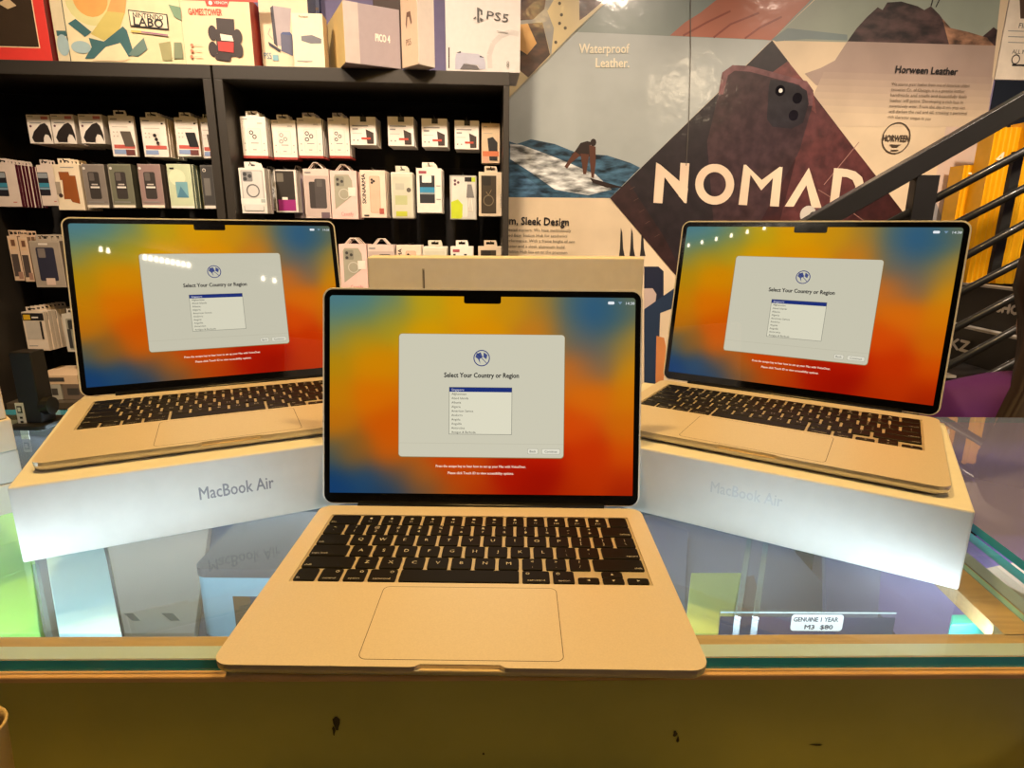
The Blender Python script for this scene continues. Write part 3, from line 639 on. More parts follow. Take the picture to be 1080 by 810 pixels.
        a.text('SPARK', X(.76), Z(.86), w*.18, C(220, 205, 170), width=h*.36, rot=-math.pi/2, bold=.8); a.text('LIMITED', X(.88), Z(.5), w*.08, GRY, width=h*.3, rot=-math.pi/2)
    elif kind == 'blue_clear':
        R(.03, .97, .03, .97, C(170, 156, 138)); a.poly(rrect(X(.18), X(.78), Z(.14), Z(.86), 6), C(50, 50, 66)); a.poly(rrect(X(.24), X(.48), Z(.64), Z(.84), 4), C(130, 120, 112)); R(.36, .66, .05, .2, C(226, 200, 180)); R(.3, .6, .91, .95, WHT)
    elif kind == 'beige_pair':
        R(.1, .8, .7, .95, C(226, 190, 150)); R(.3, .7, .78, .92, C(120, 80, 56)); R(.1, .8, .1, .6, C(84, 72, 66)); R(.5, .95, .04, .2, C(170, 130, 110))
    elif kind == 'yellow_tag':
        R(.02, .98, .78, .97, INKC); R(.06, .38, .8, .93, C(226, 180, 40)); R(.44, .74, .84, .88, WHT); R(.1, .74, .3, .76, C(205, 196, 180)); R(.76, .86, .3, .76, INKC); R(.02, .98, .02, .28, C(238, 222, 200)); R(.1, .5, .12, .14, GRY)
    elif kind == 'slim_case':
        a.poly(rrect(X(.14), X(.86), Z(.06), Z(.88), 6), C(160, 158, 140)); a.poly(rrect(X(.22), X(.5), Z(.6), Z(.84), 4), C(52, 52, 50)); R(.14, .3, .1, .6, C(60, 60, 58))
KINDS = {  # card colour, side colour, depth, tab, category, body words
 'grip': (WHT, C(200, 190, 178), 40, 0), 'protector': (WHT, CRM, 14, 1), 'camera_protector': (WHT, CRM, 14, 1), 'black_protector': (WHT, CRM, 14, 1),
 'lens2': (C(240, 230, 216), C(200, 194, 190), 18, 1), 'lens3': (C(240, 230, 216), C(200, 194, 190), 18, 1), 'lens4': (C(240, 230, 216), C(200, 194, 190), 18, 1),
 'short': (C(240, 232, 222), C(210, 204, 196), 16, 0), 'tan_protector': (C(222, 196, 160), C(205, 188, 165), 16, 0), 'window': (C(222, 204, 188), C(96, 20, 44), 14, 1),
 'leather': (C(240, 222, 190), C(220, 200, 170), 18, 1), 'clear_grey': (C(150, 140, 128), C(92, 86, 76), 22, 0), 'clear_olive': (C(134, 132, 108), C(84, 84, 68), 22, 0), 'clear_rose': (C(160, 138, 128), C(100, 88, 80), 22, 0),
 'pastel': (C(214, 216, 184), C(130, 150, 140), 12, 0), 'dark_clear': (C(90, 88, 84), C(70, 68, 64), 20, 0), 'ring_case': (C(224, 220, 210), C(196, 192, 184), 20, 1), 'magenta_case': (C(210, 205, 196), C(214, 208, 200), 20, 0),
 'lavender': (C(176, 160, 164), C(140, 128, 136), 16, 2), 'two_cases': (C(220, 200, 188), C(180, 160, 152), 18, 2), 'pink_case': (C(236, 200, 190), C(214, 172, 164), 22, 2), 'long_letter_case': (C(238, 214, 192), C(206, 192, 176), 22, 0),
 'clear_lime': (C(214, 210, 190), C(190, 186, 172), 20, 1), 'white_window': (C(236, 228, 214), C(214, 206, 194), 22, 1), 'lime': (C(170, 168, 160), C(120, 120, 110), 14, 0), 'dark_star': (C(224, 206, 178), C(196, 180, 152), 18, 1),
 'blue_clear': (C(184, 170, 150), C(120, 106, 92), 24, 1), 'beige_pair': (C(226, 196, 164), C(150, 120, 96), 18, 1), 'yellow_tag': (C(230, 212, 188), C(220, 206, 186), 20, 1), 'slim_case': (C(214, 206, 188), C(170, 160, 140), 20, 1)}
TABS = {0: 0, 1: 1, 2: 1}
def pack(kind, x0, x1, yt, yb, n, name, label, behind, cat='package', tilt=0, base=None, npl=NP):
    (u0, zm), (u1, _) = wall(x0, (yt+yb)/2, npl), wall(x1, (yt+yb)/2, npl); xm = (x0+x1)/2
    zt_ = wall(xm, yt, npl)[1]; zb_ = wall(xm, yb, npl)[1]; w = u1-u0; h = zt_-zb_; uc = (u0+u1)/2
    card, side, dep, tab = KINDS[kind]
    t = empty(name, wpt(uc, npl, zb_).to_tuple(), TH+tilt, label, cat)
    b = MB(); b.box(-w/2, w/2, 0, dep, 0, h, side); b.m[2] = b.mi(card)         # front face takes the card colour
    if base: b.box(-w/2-.3, w/2+.3, -.05, dep+.1, 0, h*.07, base)
    parts = [b.build('carton', t, bevel=.8 if kind not in ('clear_lime',) else 5)]
    if tab == 1:
        a = MB(); tw = w*.26; th = h*.13; cx = 0
        a.prism([(cx-tw, h-.5), (cx+tw, h-.5), (cx+tw, h+th*.30), (cx-tw, h+th*.30)], 1, 2.2, card, axis='y').prism([(cx-tw, h+th*.74), (cx+tw*.92, h+th*.74), (cx+tw*.8, h+th), (cx-tw, h+th)], 1, 2.2, card, axis='y')
        a.prism([(cx-tw, h+th*.30), (cx-tw*.7, h+th*.30), (cx-tw*.7, h+th*.74), (cx-tw, h+th*.74)], 1, 2.2, card, axis='y').prism([(cx+tw*.6, h+th*.30), (cx+tw, h+th*.30), (cx+tw*.92, h+th*.74), (cx+tw*.6, h+th*.74)], 1, 2.2, card, axis='y')
        o = a.build('hang_tab', t); parts.append(o)
    elif tab == 2:
        a = MB(); tw = w*.28; a.tube([(-tw, 3, h), (-tw*.3, 3, h+h*.12), (tw*.3, 3, h+h*.12), (tw, 3, h)], 1.8, C(214, 196, 180), 6); parts.append(a.build('hang_loop', t))
    ar = Art(.15, y=.1); art_pack(kind, w, h, ar); parts.append(ar.build('printed_front', t))
    # hook of the shelf unit that carries the row
    hz = zb_+(h+h*.13*.74-2.3 if tab == 1 else h*1.12-8 if tab == 2 else h+4.5)
    MB().tube([(uc, -10, hz), (uc, -npl-4, hz), (uc, -npl-7, hz+5)], 1.9, HOOK, 6).build('hook', su)
    for k in range(1, n):
        if k*(dep+1.5)+dep > npl-24: break
        c = copy_tree(t); p = wpt(uc+random.uniform(-1.6, 1.6)+w*.012*k, npl-k*(dep+1.5), zb_+random.uniform(-.2, .3)-(.25 if tab else 1.0)*k*0); c.location = p*S
        c.rotation_euler = (0, 0, TH+tilt+random.uniform(-.008, .008)); c['label'] = behind; c['group'] = behind
        if k == 1: t['group'] = t['label'] + ' row' if False else behind
    if n > 1 and 'group' in t.keys(): del t['group']
    return t
K = [
 ('grip', 29.5, 54, 121, 151.5, 4, 'controller_grip_box', 'leftmost of three white boxes showing a curved black grip', 'white grip box behind the leftmost one on its hook'),
 ('grip', 55, 79, 120.5, 151.5, 4, 'controller_grip_box', 'middle of three white boxes showing a curved black grip', 'white grip box behind the middle one on its hook'),
 ('grip', 84, 109, 120.5, 151.5, 4, 'controller_grip_box', 'rightmost of three white boxes showing a curved black grip', 'white grip box behind the rightmost one on its hook'),
 ('protector', 116.5, 142.5, 122, 165, 1, 'screen_protector_pack', 'single white screen protector pack with a grey phone and red band', ''),
 ('camera_protector', 150, 176, 124, 165.5, 8, 'lens_protector_pack', 'front white pack showing three camera lenses above a red band', 'white lens protector pack hanging behind the front one in the left bay'),
 ('black_protector', 185.5, 210, 124, 165, 7, 'screen_protector_pack', 'front white screen protector pack with a black phone and red band', 'white screen protector pack behind the front black-phone one'),
 ('protector', 213.2, 225.5, 126, 167, 5, 'screen_protector_pack', 'narrow white pack hanging against the upright between the bays', 'narrow white pack behind the one at the bay upright'),
 ('window', -8, 19.5, 173, 218, 8, 'case_package', 'pale pack with dark window and wine-red sides at the left edge', 'wine-sided pack behind the front one at the left edge'),
 ('window', 41.5, 60, 174, 217, 3, 'case_package', 'grey window pack tucked beside the brown leather case pack', 'grey window pack behind the one beside the leather case'),
 ('leather', 58.5, 86.5, 173.5, 221.5, 5, 'leather_case_package', 'cream pack holding a brown leather phone case', 'cream leather case pack behind the front one'),
 ('clear_grey', 89, 112.5, 173, 219, 5, 'clear_case_package', 'clear grey pack with a dark phone case and white stripe', 'clear grey case pack behind the front one'),
 ('clear_olive', 117, 140.5, 173, 219, 5, 'clear_case_package', 'clear olive pack with a dark phone case and white stripe', 'clear olive case pack behind the front one'),
 ('clear_rose', 147.5, 171.5, 173, 219, 5, 'clear_case_package', 'clear rose-tinted pack with a dark phone case and white stripe', 'clear rose case pack behind the front one'),
 ('pastel', 178, 203, 173, 219.5, 10, 'case_package', 'pastel green and yellow case pack', 'pastel green case pack behind the front one'),
 ('dark_clear', 213.2, 226, 174, 220, 4, 'clear_case_package', 'dark narrow clear pack beside the upright between the bays', 'dark clear pack behind the one beside the bay upright'),
 ('beige_pair', 11.5, 22, 249, 296, 4, 'case_package', 'narrow beige and brown pack, left one under the wine-sided packs', 'beige and brown pack behind the left narrow one'),
 ('beige_pair', 23, 32.5, 250, 297, 4, 'case_package', 'narrow beige and brown pack beside the navy case pack', 'beige and brown pack behind the right narrow one'),
 ('blue_clear', 34.5, 66.5, 254, 303, 6, 'clear_case_package', 'clear pack holding a navy phone case, left of the left laptop', 'clear navy case pack behind the front one'),
 ('yellow_tag', 26, 49, 329, 370, 8, 'case_package', 'white and black pack with a small yellow tag', 'white and black pack behind the yellow-tagged front one'),
 ('slim_case', 68, 92, 331, 371, 5, 'case_package', 'pale green pack half hidden by the left laptop screen', 'pale green pack behind the one at the laptop screen edge'),
 ('lens2', 254.8, 281.3, 123, 167, 4, 'lens_protector_pack', 'white pack with two camera rings, first in the right bay', 'white pack behind the one with two camera rings'),
 ('lens3', 287.5, 312.6, 126.5, 168.5, 3, 'lens_protector_pack', 'white pack with three pale grey camera rings', 'white pack behind the one with pale grey camera rings'),
 ('lens4', 314.2, 340, 124.5, 167, 4, 'lens_protector_pack', 'white pack with three black camera rings, second from the short packs', 'white pack behind the second one with black rings'),
 ('lens4', 346.5, 368.5, 124.5, 167, 4, 'lens_protector_pack', 'white pack with three black camera rings, next to the short packs', 'white pack behind the one next to the short packs'),
 ('short', 369.5, 396.5, 123, 153, 6, 'screen_protector_pack', 'short white pack with black clip, first from the left', 'short white pack behind the first from the left'),
 ('short', 409, 436.5, 123, 154, 6, 'screen_protector_pack', 'short white pack with black clip, second from the left', 'short white pack behind the second from the left'),
 ('short', 444.7, 471.7, 125, 155, 6, 'screen_protector_pack', 'short white pack with black clip, third from the left', 'short white pack behind the third from the left'),
 ('short', 479.5, 505, 127, 157.5, 6, 'screen_protector_pack', 'short white pack with black clip, rightmost of the four', 'short white pack behind the rightmost of the four'),
 ('tan_protector', 508, 527, 130, 172, 3, 'screen_protector_pack', 'tall tan pack with a black phone and orange band', 'tan pack behind the front one with the orange band'),
 ('ring_case', 253.5, 280.5, 177, 225, 3, 'clear_case_package', 'white pack with a clear magnetic-ring phone case', 'clear ring case pack behind the front one'),
 ('magenta_case', 290, 313.5, 179, 224, 3, 'case_package', 'dark phone case pack with a magenta block', 'pack behind the magenta one'),
 ('two_cases', 321, 348, 178, 230, 4, 'case_package', 'grey-pink pack showing two dark phone cases', 'grey-pink pack behind the front one'),
 ('pink_case', 349, 377, 180, 231, 4, 'case_package', 'pink case pack on the upper row beside the long-letter pack', 'pink case pack behind the front one on the upper row'),
 ('long_letter_case', 380.5, 407, 179.5, 229.5, 4, 'case_package', 'cream pack with bold vertical lettering and a tan case', 'cream pack behind the one with vertical lettering'),
 ('clear_lime', 412.5, 436, 181.5, 230.5, 4, 'clear_case_package', 'rounded clear pack with a lime yellow foot', 'rounded clear pack behind the front one'),
 ('white_window', 439.5, 466, 177.5, 224.5, 5, 'case_package', 'white pack with a dark window and blue stripe in the right bay', 'white window pack behind the front one in the right bay'),
 ('lime', 474.5, 502.5, 185, 231.5, 4, 'case_package', 'silver-grey pack with a large lime green corner', 'silver-grey pack behind the lime-cornered one'),
 ('dark_star', 505, 530.5, 181.5, 228, 4, 'case_package', 'cream-framed dark case pack at the right upright', 'cream-framed dark case pack behind the front one'),
 ('pink_case', 358.5, 387.5, 257.5, 308, 4, 'case_package', 'pink case pack on the lower row between laptop and upright box', 'pink case pack behind the one on the lower row'),
 ('two_cases', 388.5, 416.5, 258, 308, 3, 'case_package', 'grey-pink pack peeping over the left end of the upright box', 'grey-pink pack behind the peeping one'),
 ('long_letter_case', 419, 445, 258.5, 308, 3, 'case_package', 'cream lettered pack peeping over the upright box', 'cream pack behind the lettered one over the upright box'),
 ('clear_lime', 446, 472, 260, 308, 3, 'clear_case_package', 'pale rounded pack peeping over the middle of the upright box', 'rounded pack behind the one over the upright box'),
 ('white_window', 475.5, 499, 260, 308, 3, 'case_package', 'white pack with large tab peeping over the upright box', 'white pack behind the one with large tab over the upright box'),
 ('dark_star', 504.5, 530.5, 260, 308, 3, 'case_package', 'cream-framed pack peeping over the right end of the upright box', 'cream-framed pack behind the one over the upright box'),
]
for k in K:
    pack(*k[:5], *k[5:], tilt=0, base=C(168, 62, 52) if k[0].startswith('lens') else None, npl={'ring_case': 296, 'lens2': 236}.get(k[0], NP))
pack('lavender', 309, 321, 181, 230, 3, 'case_package', 'lavender pack between the magenta pack and the grey-pink pack', 'lavender pack behind the front one', npl=150)
pack('ring_case', 281, 292, 181, 222, 2, 'clear_case_package', 'pinkish narrow clear pack beside the magnetic-ring pack', 'pinkish clear pack behind the narrow one', npl=150)
# cartons on the low shelf board at the left
for i, (xa, xb, ya, yb_, c) in enumerate(((36, 52, 401, 418, (226, 196, 160)), (53, 66, 403, 418, (180, 176, 160)), (67, 92, 400, 418, (120, 104, 88)), (34, 82, 390, 400, (232, 200, 160)))):
    u0, z0 = wall(xa, yb_, 260); u1, _ = wall(xb, yb_, 260); z1 = wall(xa, ya, 260)[1]
    zz = zl+.5 if i < 3 else zl+.5+topz+.6
    if i < 3: topz = max(z1-z0, 44) if i else (z1-z0); topz = 58
    o = empty('small_carton', wpt(u0, 260, zz).to_tuple(), TH, ['beige small carton at the left end of the low shelf', 'grey small carton in the middle of the low shelf', 'brown small carton next to the laptop edge on the low shelf', 'wide beige carton lying on top of the small cartons'][i], 'box')
    h_ = 58 if i < 3 else 34
    MB().box(0, u1-u0-2, 0, 170, 0, h_, mat(c, .6, kind='paper')).build('carton', o, bevel=1)
    Art(.2).rect((u1-u0)*.2, (u1-u0)*.7, h_*.3, h_*.75, mat((70, 66, 60))).build('printed_front', o)

# ------------------------------------------------------------------ boxes on top of the shelves
def tbox(name, x0, x1, yt, n, d, label, col, art, side=None, lean=0, zb__=None):
    u0 = wall(x0, 68, n)[0]; u1 = wall(x1, 68, n)[0]; z1 = wall((x0+x1)/2, yt, n)[1]; h = z1-zt-.5; w = u1-u0
    t = empty(name, wpt(u0, n, zt+.5).to_tuple(), TH, label, 'box')
    b = MB(); b.box(0, w, 0, d, 0, h, mat(side or col, .5, kind='paper')); b.m[2] = b.mi(mat(col, .5, kind='paper')); b.build('carton', t, bevel=1)
    a = Art(.25, y=.1); art(a, w, h, lambda px, py: (wall(px, py, n)[0]-u0, wall(px, py, n)[1]-zt-.5)); a.build('printed_front', t)
    return t
def A_red(a, w, h, q):
    W = wall(43, 50, 320)[0]-wall(57, 68, 320)[0]+w
    a.rect(w*.05, W, h*.14, h*.97, C(226, 190, 150), 0).rect(w*.05+3, W-3, h*.14+3, h*.97, mat((58, 46, 34), .15, coat=1)).rect(w*.2, w*.5, h*.2, h*.4, C(84, 72, 56))
    a.poly([(w*.6, h*.62), (w*.68, h*.56), (w*.76, h*.6), (w*.7, h*.68)], C(190, 165, 125))
tbox('red_window_box', -62, 56.5, -34, 322, 150, 'red box with a clear window at the left end of the shelf top', (206, 52, 42), A_red, (120, 16, 16))
def A_labo(a, w, h, q):
    T = C(52, 92, 94); P_ = lambda *pts: [q(*p) for p in pts]
    a.rect(0, w, 0, h, C(214, 200, 158))
    a.disc(*q(95, -2), w*.22, C(196, 190, 130)).disc(*q(95, -2), w*.15, C(206, 150, 76))
    a.poly(P_((113, 12), (132, 14), (126, 32), (110, 43), (96, 36)), C(186, 170, 92)).poly(P_((120, -8), (134, -6), (132, 14), (113, 12)), C(214, 150, 84))
    a.poly(P_((72, 25), (80, 20), (97, 34), (90, 39)), T).poly(P_((94, 40), (110, 44), (130, 28), (134, 32), (142, 58), (136, 60), (127, 45), (100, 62), (90, 62), (97, 50)), T)
    a.disc(*q(86, 50), w*.085, C(150, 172, 172), rz=h*.07).poly(P_((98, 64), (112, 50), (126, 46), (137, 62), (130, 65)), C(226, 196, 156)).poly(P_((142, 50), (152, 40), (156, 52), (146, 60), (136, 58)), C(96, 120, 110))
    a.poly(P_((168, 46), (180, 44), (182, 64), (172, 64)), C(150, 146, 100)).poly(P_((178, 5), (191, 8), (192, 22), (184, 18)), C(110, 140, 110)).poly(P_((184, 45), (192, 45), (194, 62), (184, 62)), C(120, 130, 100))
    x0, z0 = q(136.5, 28); x1, z1 = q(177, 11)
    cz = (z0+z1)/2; a.poly([q(135.5, 10.5), q(177, 15.5), q(178.5, 32), q(138, 28)], INKC).poly([q(136.5, 11.8), q(176, 16.6), q(177.4, 30.6), q(139, 27)], C(222, 208, 176))
    p = q(141, 18.6); e = q(173, 22); r = math.atan2(e[1]-p[1], e[0]-p[0]); a.text('NINTENDO', *p, 20, INKC, width=e[0]-p[0], rot=r, bold=.6)
    p = q(142, 26.8); e = q(173, 29.5); a.text('LABO', *p, 34, INKC, width=e[0]-p[0], rot=r, bold=1.6)
    a.poly([q(139, 32.5), q(150, 33.5), q(150, 35), q(139, 34)], C(190, 160, 60)).poly([q(150, 33.5), q(178, 37), q(178, 38.6), q(150, 35)], C(140, 90, 120))
tbox('cardboard_toy_kit', 76, 196.5, -30, 322, 60, 'cream toy kit box with teal and cardboard shapes and framed lettering', (214, 200, 158), A_labo, (60, 84, 80))
tbox('cardboard_toy_kit', 62.5, 75, -30, 300, 60, 'second toy kit box tucked behind the left edge of the cream one', (206, 192, 156), lambda a, w, h, q: a.rect(w*.2, w, h*.30, h*.36, C(52, 92, 94)).disc(w*.6, h*.2, w*.5, C(150, 172, 172), rz=h*.12), (60, 84, 80))
def A_tower(a, w, h, q):
    P_ = lambda *pts: [q(*p) for p in pts]
    a.poly(P_((192, 0), (272, 2.5), (272, -10), (192, -10)), C(196, 60, 44)).poly(P_((216, 0), (242, 1), (240, 7.5), (218, 6.5)), C(196, 60, 44)).disc(*q(222, 3.2), 6, WHT).text('VENOM', *q(226, 4.2), 11, WHT, width=40)
    p = q(199, 15.5); e = q(234.5, 16.2); a.text('GAMES:TOWER', *p, 26, C(190, 70, 50), width=e[0]-p[0], bold=.9)
    D = C(48, 36, 34); a.poly(P_((228, 19), (247, 20.5), (247.5, 34), (229, 32)), D).poly(P_((227, 31), (249, 33), (250, 60), (230, 60)), D)
    for x, y in ((224.5, 35), (225, 52), (251, 39), (252, 53)): a.disc(*q(x, y), 14, D, rz=22)
    a.poly(P_((227, 57), (245, 58), (243, 65), (228, 63)), D).poly(P_((232.5, 36), (245, 38), (247, 44), (234, 43)), C(235, 215, 195)).poly(P_((230, 44), (247, 45), (247, 56), (231, 54)), C(186, 52, 44))
    for y in (48, 54, 60): a.disc(*q(203, y), 5, C(200, 120, 90)).rect(q(206, y)[0], q(214, y)[0], q(206, y)[1]-1, q(206, y)[1]+1, C(210, 180, 150))
tbox('console_stand_box', 196.5, 268.5, -4, 322, 110, 'beige and red box picturing a black console stand', (232, 204, 164), A_tower, (180, 60, 44))
def A_blue(a, w, h, q):
    P_ = lambda *pts: [q(*p) for p in pts]
    a.poly(P_((287, 6), (307, 9), (305, 50), (292, 48)), C(170, 158, 160)).poly(P_((285, 8), (288, 6), (293, 50), (289, 46)), C(60, 56, 66)).poly(P_((296, 36), (309, 38), (309, 59), (297, 54)), C(90, 92, 116)).poly(P_((296, 36), (309, 38), (306, 34), (298, 34)), C(70, 84, 130))
    a.line([q(285, 30), q(283, 36), q(288, 42)], 2, GRY).text('PS5', *q(279, 62), 26, C(60, 120, 150), width=24).rect(q(288, 62)[0], q(294, 62)[0], q(288, 64)[1], q(288, 58)[1], C(120, 170, 180)).poly(P_((283, 44), (297, 53), (295, 55), (284, 48)), C(50, 50, 64))
tbox('console_accessory_box', 277.5, 328.5, -20, 262, 110, 'pale box picturing a grey console behind a small white box', (226, 206, 172), A_blue, (120, 130, 150))
def A_cam(a, w, h, q):
    a.poly([q(317.5, 38), q(329, 37), q(339, 41), q(339, 46), q(328, 46), q(318, 43)], C(112, 112, 120)).text('PlayStation', *q(315, 18.5), 9, INKC, width=w*.3).rect(w*.1, w*.6, h*.1, h*.12, GRY)
tbox('camera_box', 310.5, 343, 14, 326, 60, 'small white box with a flat grey device pictured on it', (238, 222, 190), A_cam, (200, 180, 150))
def corner_box(name, pl, pc, pr, ytop, label, cols, art=None, hook=None):
    A, B, D = atz(*pl, zt+.5), atz(*pc, zt+.5), atz(*pr, zt+.5); zt2 = aty(pc[0], ytop, B.y).z
    t = empty(name, B.to_tuple(), 0, label, 'box'); a = A-B; d = D-B
    # rectangular footprint: keep the right face direction, square the left one
    n = Vector((-d.y, d.x, 0)).normalized()
    def px_of(p):
        r_ = p-CAMP; return 540+F*r_.dot(CR)/r_.dot(FW)
    L_ = 40
    while L_ < 320 and px_of(B+n*L_) > pl[0]: L_ += 4
    a = n*L_
    b = MB(); h = zt2-zt-.5
    b.prism([(0, 0), (d.x, d.y), (d.x+a.x, d.y+a.y), (a.x, a.y)], 0, h, mat(cols[0], .5, kind='paper'))
    b.m[-1] = b.mi(mat(cols[1], .5, kind='paper')); b.build('carton', t, bevel=1.5)
    if art:
        ar = Art(.25, y=.1); art(ar, d.length, h); ar.build('printed_front', t, rot=(0, 0, math.atan2(d.y, d.x)))
    if hook:
        ar = Art(.25, y=.1); hook(ar, a.length, h); o = ar.build('printed_side', t, loc=(a.x, a.y, 0), rot=(0, 0, math.atan2(-a.y, -a.x)))
    return t
def A_pico(a, w, h): a.rect(0, w*.26, 0, h, C(196, 180, 172)).text('PICO 4', w*.55, h*.42, 30, WHT, width=w*.26, bold=2)
corner_box('headset_box', (343, 72), (364.5, 65.5), (423, 73), 0, 'large lilac-grey headset box standing cornerwise on the shelf top', ((164, 150, 152), (232, 202, 134)), A_pico)
def A_pad(a, w, h):
    a.rect(w*.42, w*.5, h*.80, h*1.0, INKC).poly([(w*.3, h*.52), (w*.38, h*.66), (w*.6, h*.66), (w*.68, h*.52), (w*.62, h*.5), (w*.52, h*.6), (w*.42, h*.6), (w*.36, h*.46)], C(120, 90, 76)).text('PS5', w*.3, h*.26, 26, C(120, 90, 76), width=w*.3)
corner_box('console_box', (425, 73), (441.5, 67.5), (459, 72), -22, 'narrow tall white console box seen from its edge', ((226, 214, 202), (220, 192, 164)), None, A_pad)
def A_ps5(a, w, h, q):
    D = C(60, 58, 58); p = q(513, 20); e = q(536, 24); r = math.atan2(e[1]-p[1], e[0]-p[0])
    a.line([q(547, 36), q(538, 34), q(528, 38), q(520, 46), q(516, 58), q(517, 72)], 16, C(190, 184, 180)).rect(0, q(473, 50)[0]+1, 0, h, C(205, 200, 196)).line([q(473.5, 72), q(473.5, 50)], 4, INKC)
    a.poly([q(480, 62), q(481, 57), q(486, 55), (q(486, 55)[0]+8, q(486, 55)[1]-2), q(504, 57), q(510, 60), q(512, 66), q(512, 73), q(506, 73), q(504, 69), q(490, 67), q(486, 73), q(480, 73)], C(172, 172, 188))
    a.poly([q(489, 67.5), q(503, 69.5), q(506, 73.4), q(485, 73.2)], C(84, 80, 84)).poly([q(481, 56), (q(486, 54)), q(486, 56)], INKC).poly([q(506, 58.8), (q(511, 61)), q(506, 60.5)], INKC)
    a.text('PS5', *p, 34, D, width=e[0]-p[0], rot=r)
    x, z = q(503.5, 19); a.poly([(x-1, z-12), (x+6, z-15), (x+6, z+28), (x-1, z+30)], D).poly([(x+6, z+28), (x+16, z+22), (x+16, z+8), (x+11, z+9), (x+11, z+19), (x+6, z+22)], D).poly([(x-14, z-3), (x-4, z+4), (x-4, z), (x-9, z-4)], D).poly([(x+8, z+1), (x+20, z-5), (x+12, z-10), (x+8, z-6)], D)
    a.line([q(524, 33), q(536, 35)], 2, GRY).text('8', *q(534, 71), 26, GRY, width=10)
tbox('console_box', 470.5, 548.5, -30, 320, 190, 'large white console box with controller picture at the right end', (206, 200, 196), A_ps5)
tbox('dark_wooden_box', 396, 424, -16, 38, 22, 'dark brown box at the back between the cornerwise boxes', (66, 42, 28), lambda a, w, h, q: a.rect(w*.1, w*.9, h*.88, h*.9, C(90, 60, 40)))
tbox('navy_box', 327, 341, -10, 36, 22, 'navy box at the back beside the headset box', (40, 48, 84), lambda a, w, h, q: a.rect(w*.1, w*.9, h*.8, h*.83, C(90, 60, 40)))

# ------------------------------------------------------------------ wall mural
mu = empty('wall_mural', WO.to_tuple(), TH, 'large glossy wall mural with surfer, dark leather diamond and NOMAD lettering', 'mural')
FILM = lambda *a: mat(a, .35, kind='film')
CREAM = FILM(222, 202, 170); PALE = FILM(176, 184, 182); TEAL = FILM(132, 146, 140)
def wp(*pts): return [wall(*p) for p in pts]
mL = wall(528, 200)[0]; mR = wall(1047, 85)[0]; mT = 1260; mB = -780
MB().box(mL, mR, -4, -1, mB, mT, CREAM).build('cream_film', mu)
a = Art(.05, y=4.1)
a.poly(wp((530, -40), (700, -40), (645, -3), (600, 42), (530, 112)), FILM(216, 196, 146))
BR = mat((72, 42, 30), .35, kind='rock')
a.poly(wp((545, -40), (582, -40), (577, 12), (562, 21), (548, 22)), BR).poly(wp((548, 20), (572, 24), (580, 58), (557, 82), (545, 72)), BR).poly(wp((548, 24), (556, 24), (566, 46), (556, 58), (547, 52)), FILM(226, 170, 92))
a.poly(wp((577, 12), (584, 0), (588, -30), (580, -30), (574, 10), (562, 21), (548, 22), (549, 26), (572, 24), (581, 60), (584, 30)), FILM(150, 150, 146))
a.poly(wp((610, -40), (665, -40), (640, -2), (618, 17), (611, 22)), BR)
for p in ((590, 4), (592, 16), (590, 25), (596, 30), (586, 45)): a.disc(*wall(*p), 6, C(90, 80, 60), 8)
a.build('watch_photo', mu, )
a = Art(.05, y=4.1)
a.poly(wp((700, -60), (645, -3), (605, 34), (813, 43), (860, -2), (920, -60)), TEAL)
SK = FILM(178, 108, 84)
a.poly(wp((706, 38), (722, 24), (738, 14), (762, -5), (800, -50), (900, -50), (850, 5), (836, 19), (813, 43), (803, 42)), SK)
for l in (((720, 38), (745, 24), (770, 12)), ((752, 40), (770, 26), (800, 14)), ((785, 41), (800, 30), (824, 18))): a.line(wp(*l), 7, FILM(140, 72, 56))
a.build('hand_photo', mu)
a = Art(.05, y=4.1)
a.poly(wp((605, 34), (813, 43), (643, 209), (528, 208), (528, 112)), PALE)
SEA = mat((58, 90, 112), .3, kind='sea'); FOAM = mat((190, 196, 194), .35, kind='sea')
a.poly(wp((528, 146), (545, 152), (560, 147), (585, 152), (610, 162), (640, 164), (665, 172), (675, 177), (643, 209), (528, 208)), SEA)
a.poly(wp((538, 152), (550, 153), (575, 162), (600, 172), (628, 184), (645, 200), (620, 206), (585, 200), (560, 182), (538, 168)), FOAM)
a.poly(wp((538, 176), (556, 188), (580, 204), (560, 208), (538, 208)), mat((70, 104, 132), .3, kind='sea'))
a.build('surf_photo', mu)
a = Art(.05, y=5.2); DK = FILM(44, 32, 28); SK2 = FILM(96, 58, 42)
a.poly(wp((606, 160), (612, 151), (619, 149), (623, 150), (622, 165), (612, 165), (602, 163)), DK).disc(*wall(625.5, 150.5), 12, DK, 12, rz=14).poly(wp((621, 153), (628, 155), (628, 172), (626, 188), (623.5, 187), (622, 172)), SK2).poly(wp((606, 160), (612, 164), (602, 172), (598, 178), (595, 176), (600, 168)), SK2)
a.poly(wp((612, 162), (621, 163), (618, 184), (615, 184)), SK2).poly(wp((622, 188), (630, 190), (658, 198), (640, 198), (625, 193)), DK)
a.build('surfer_print', mu)
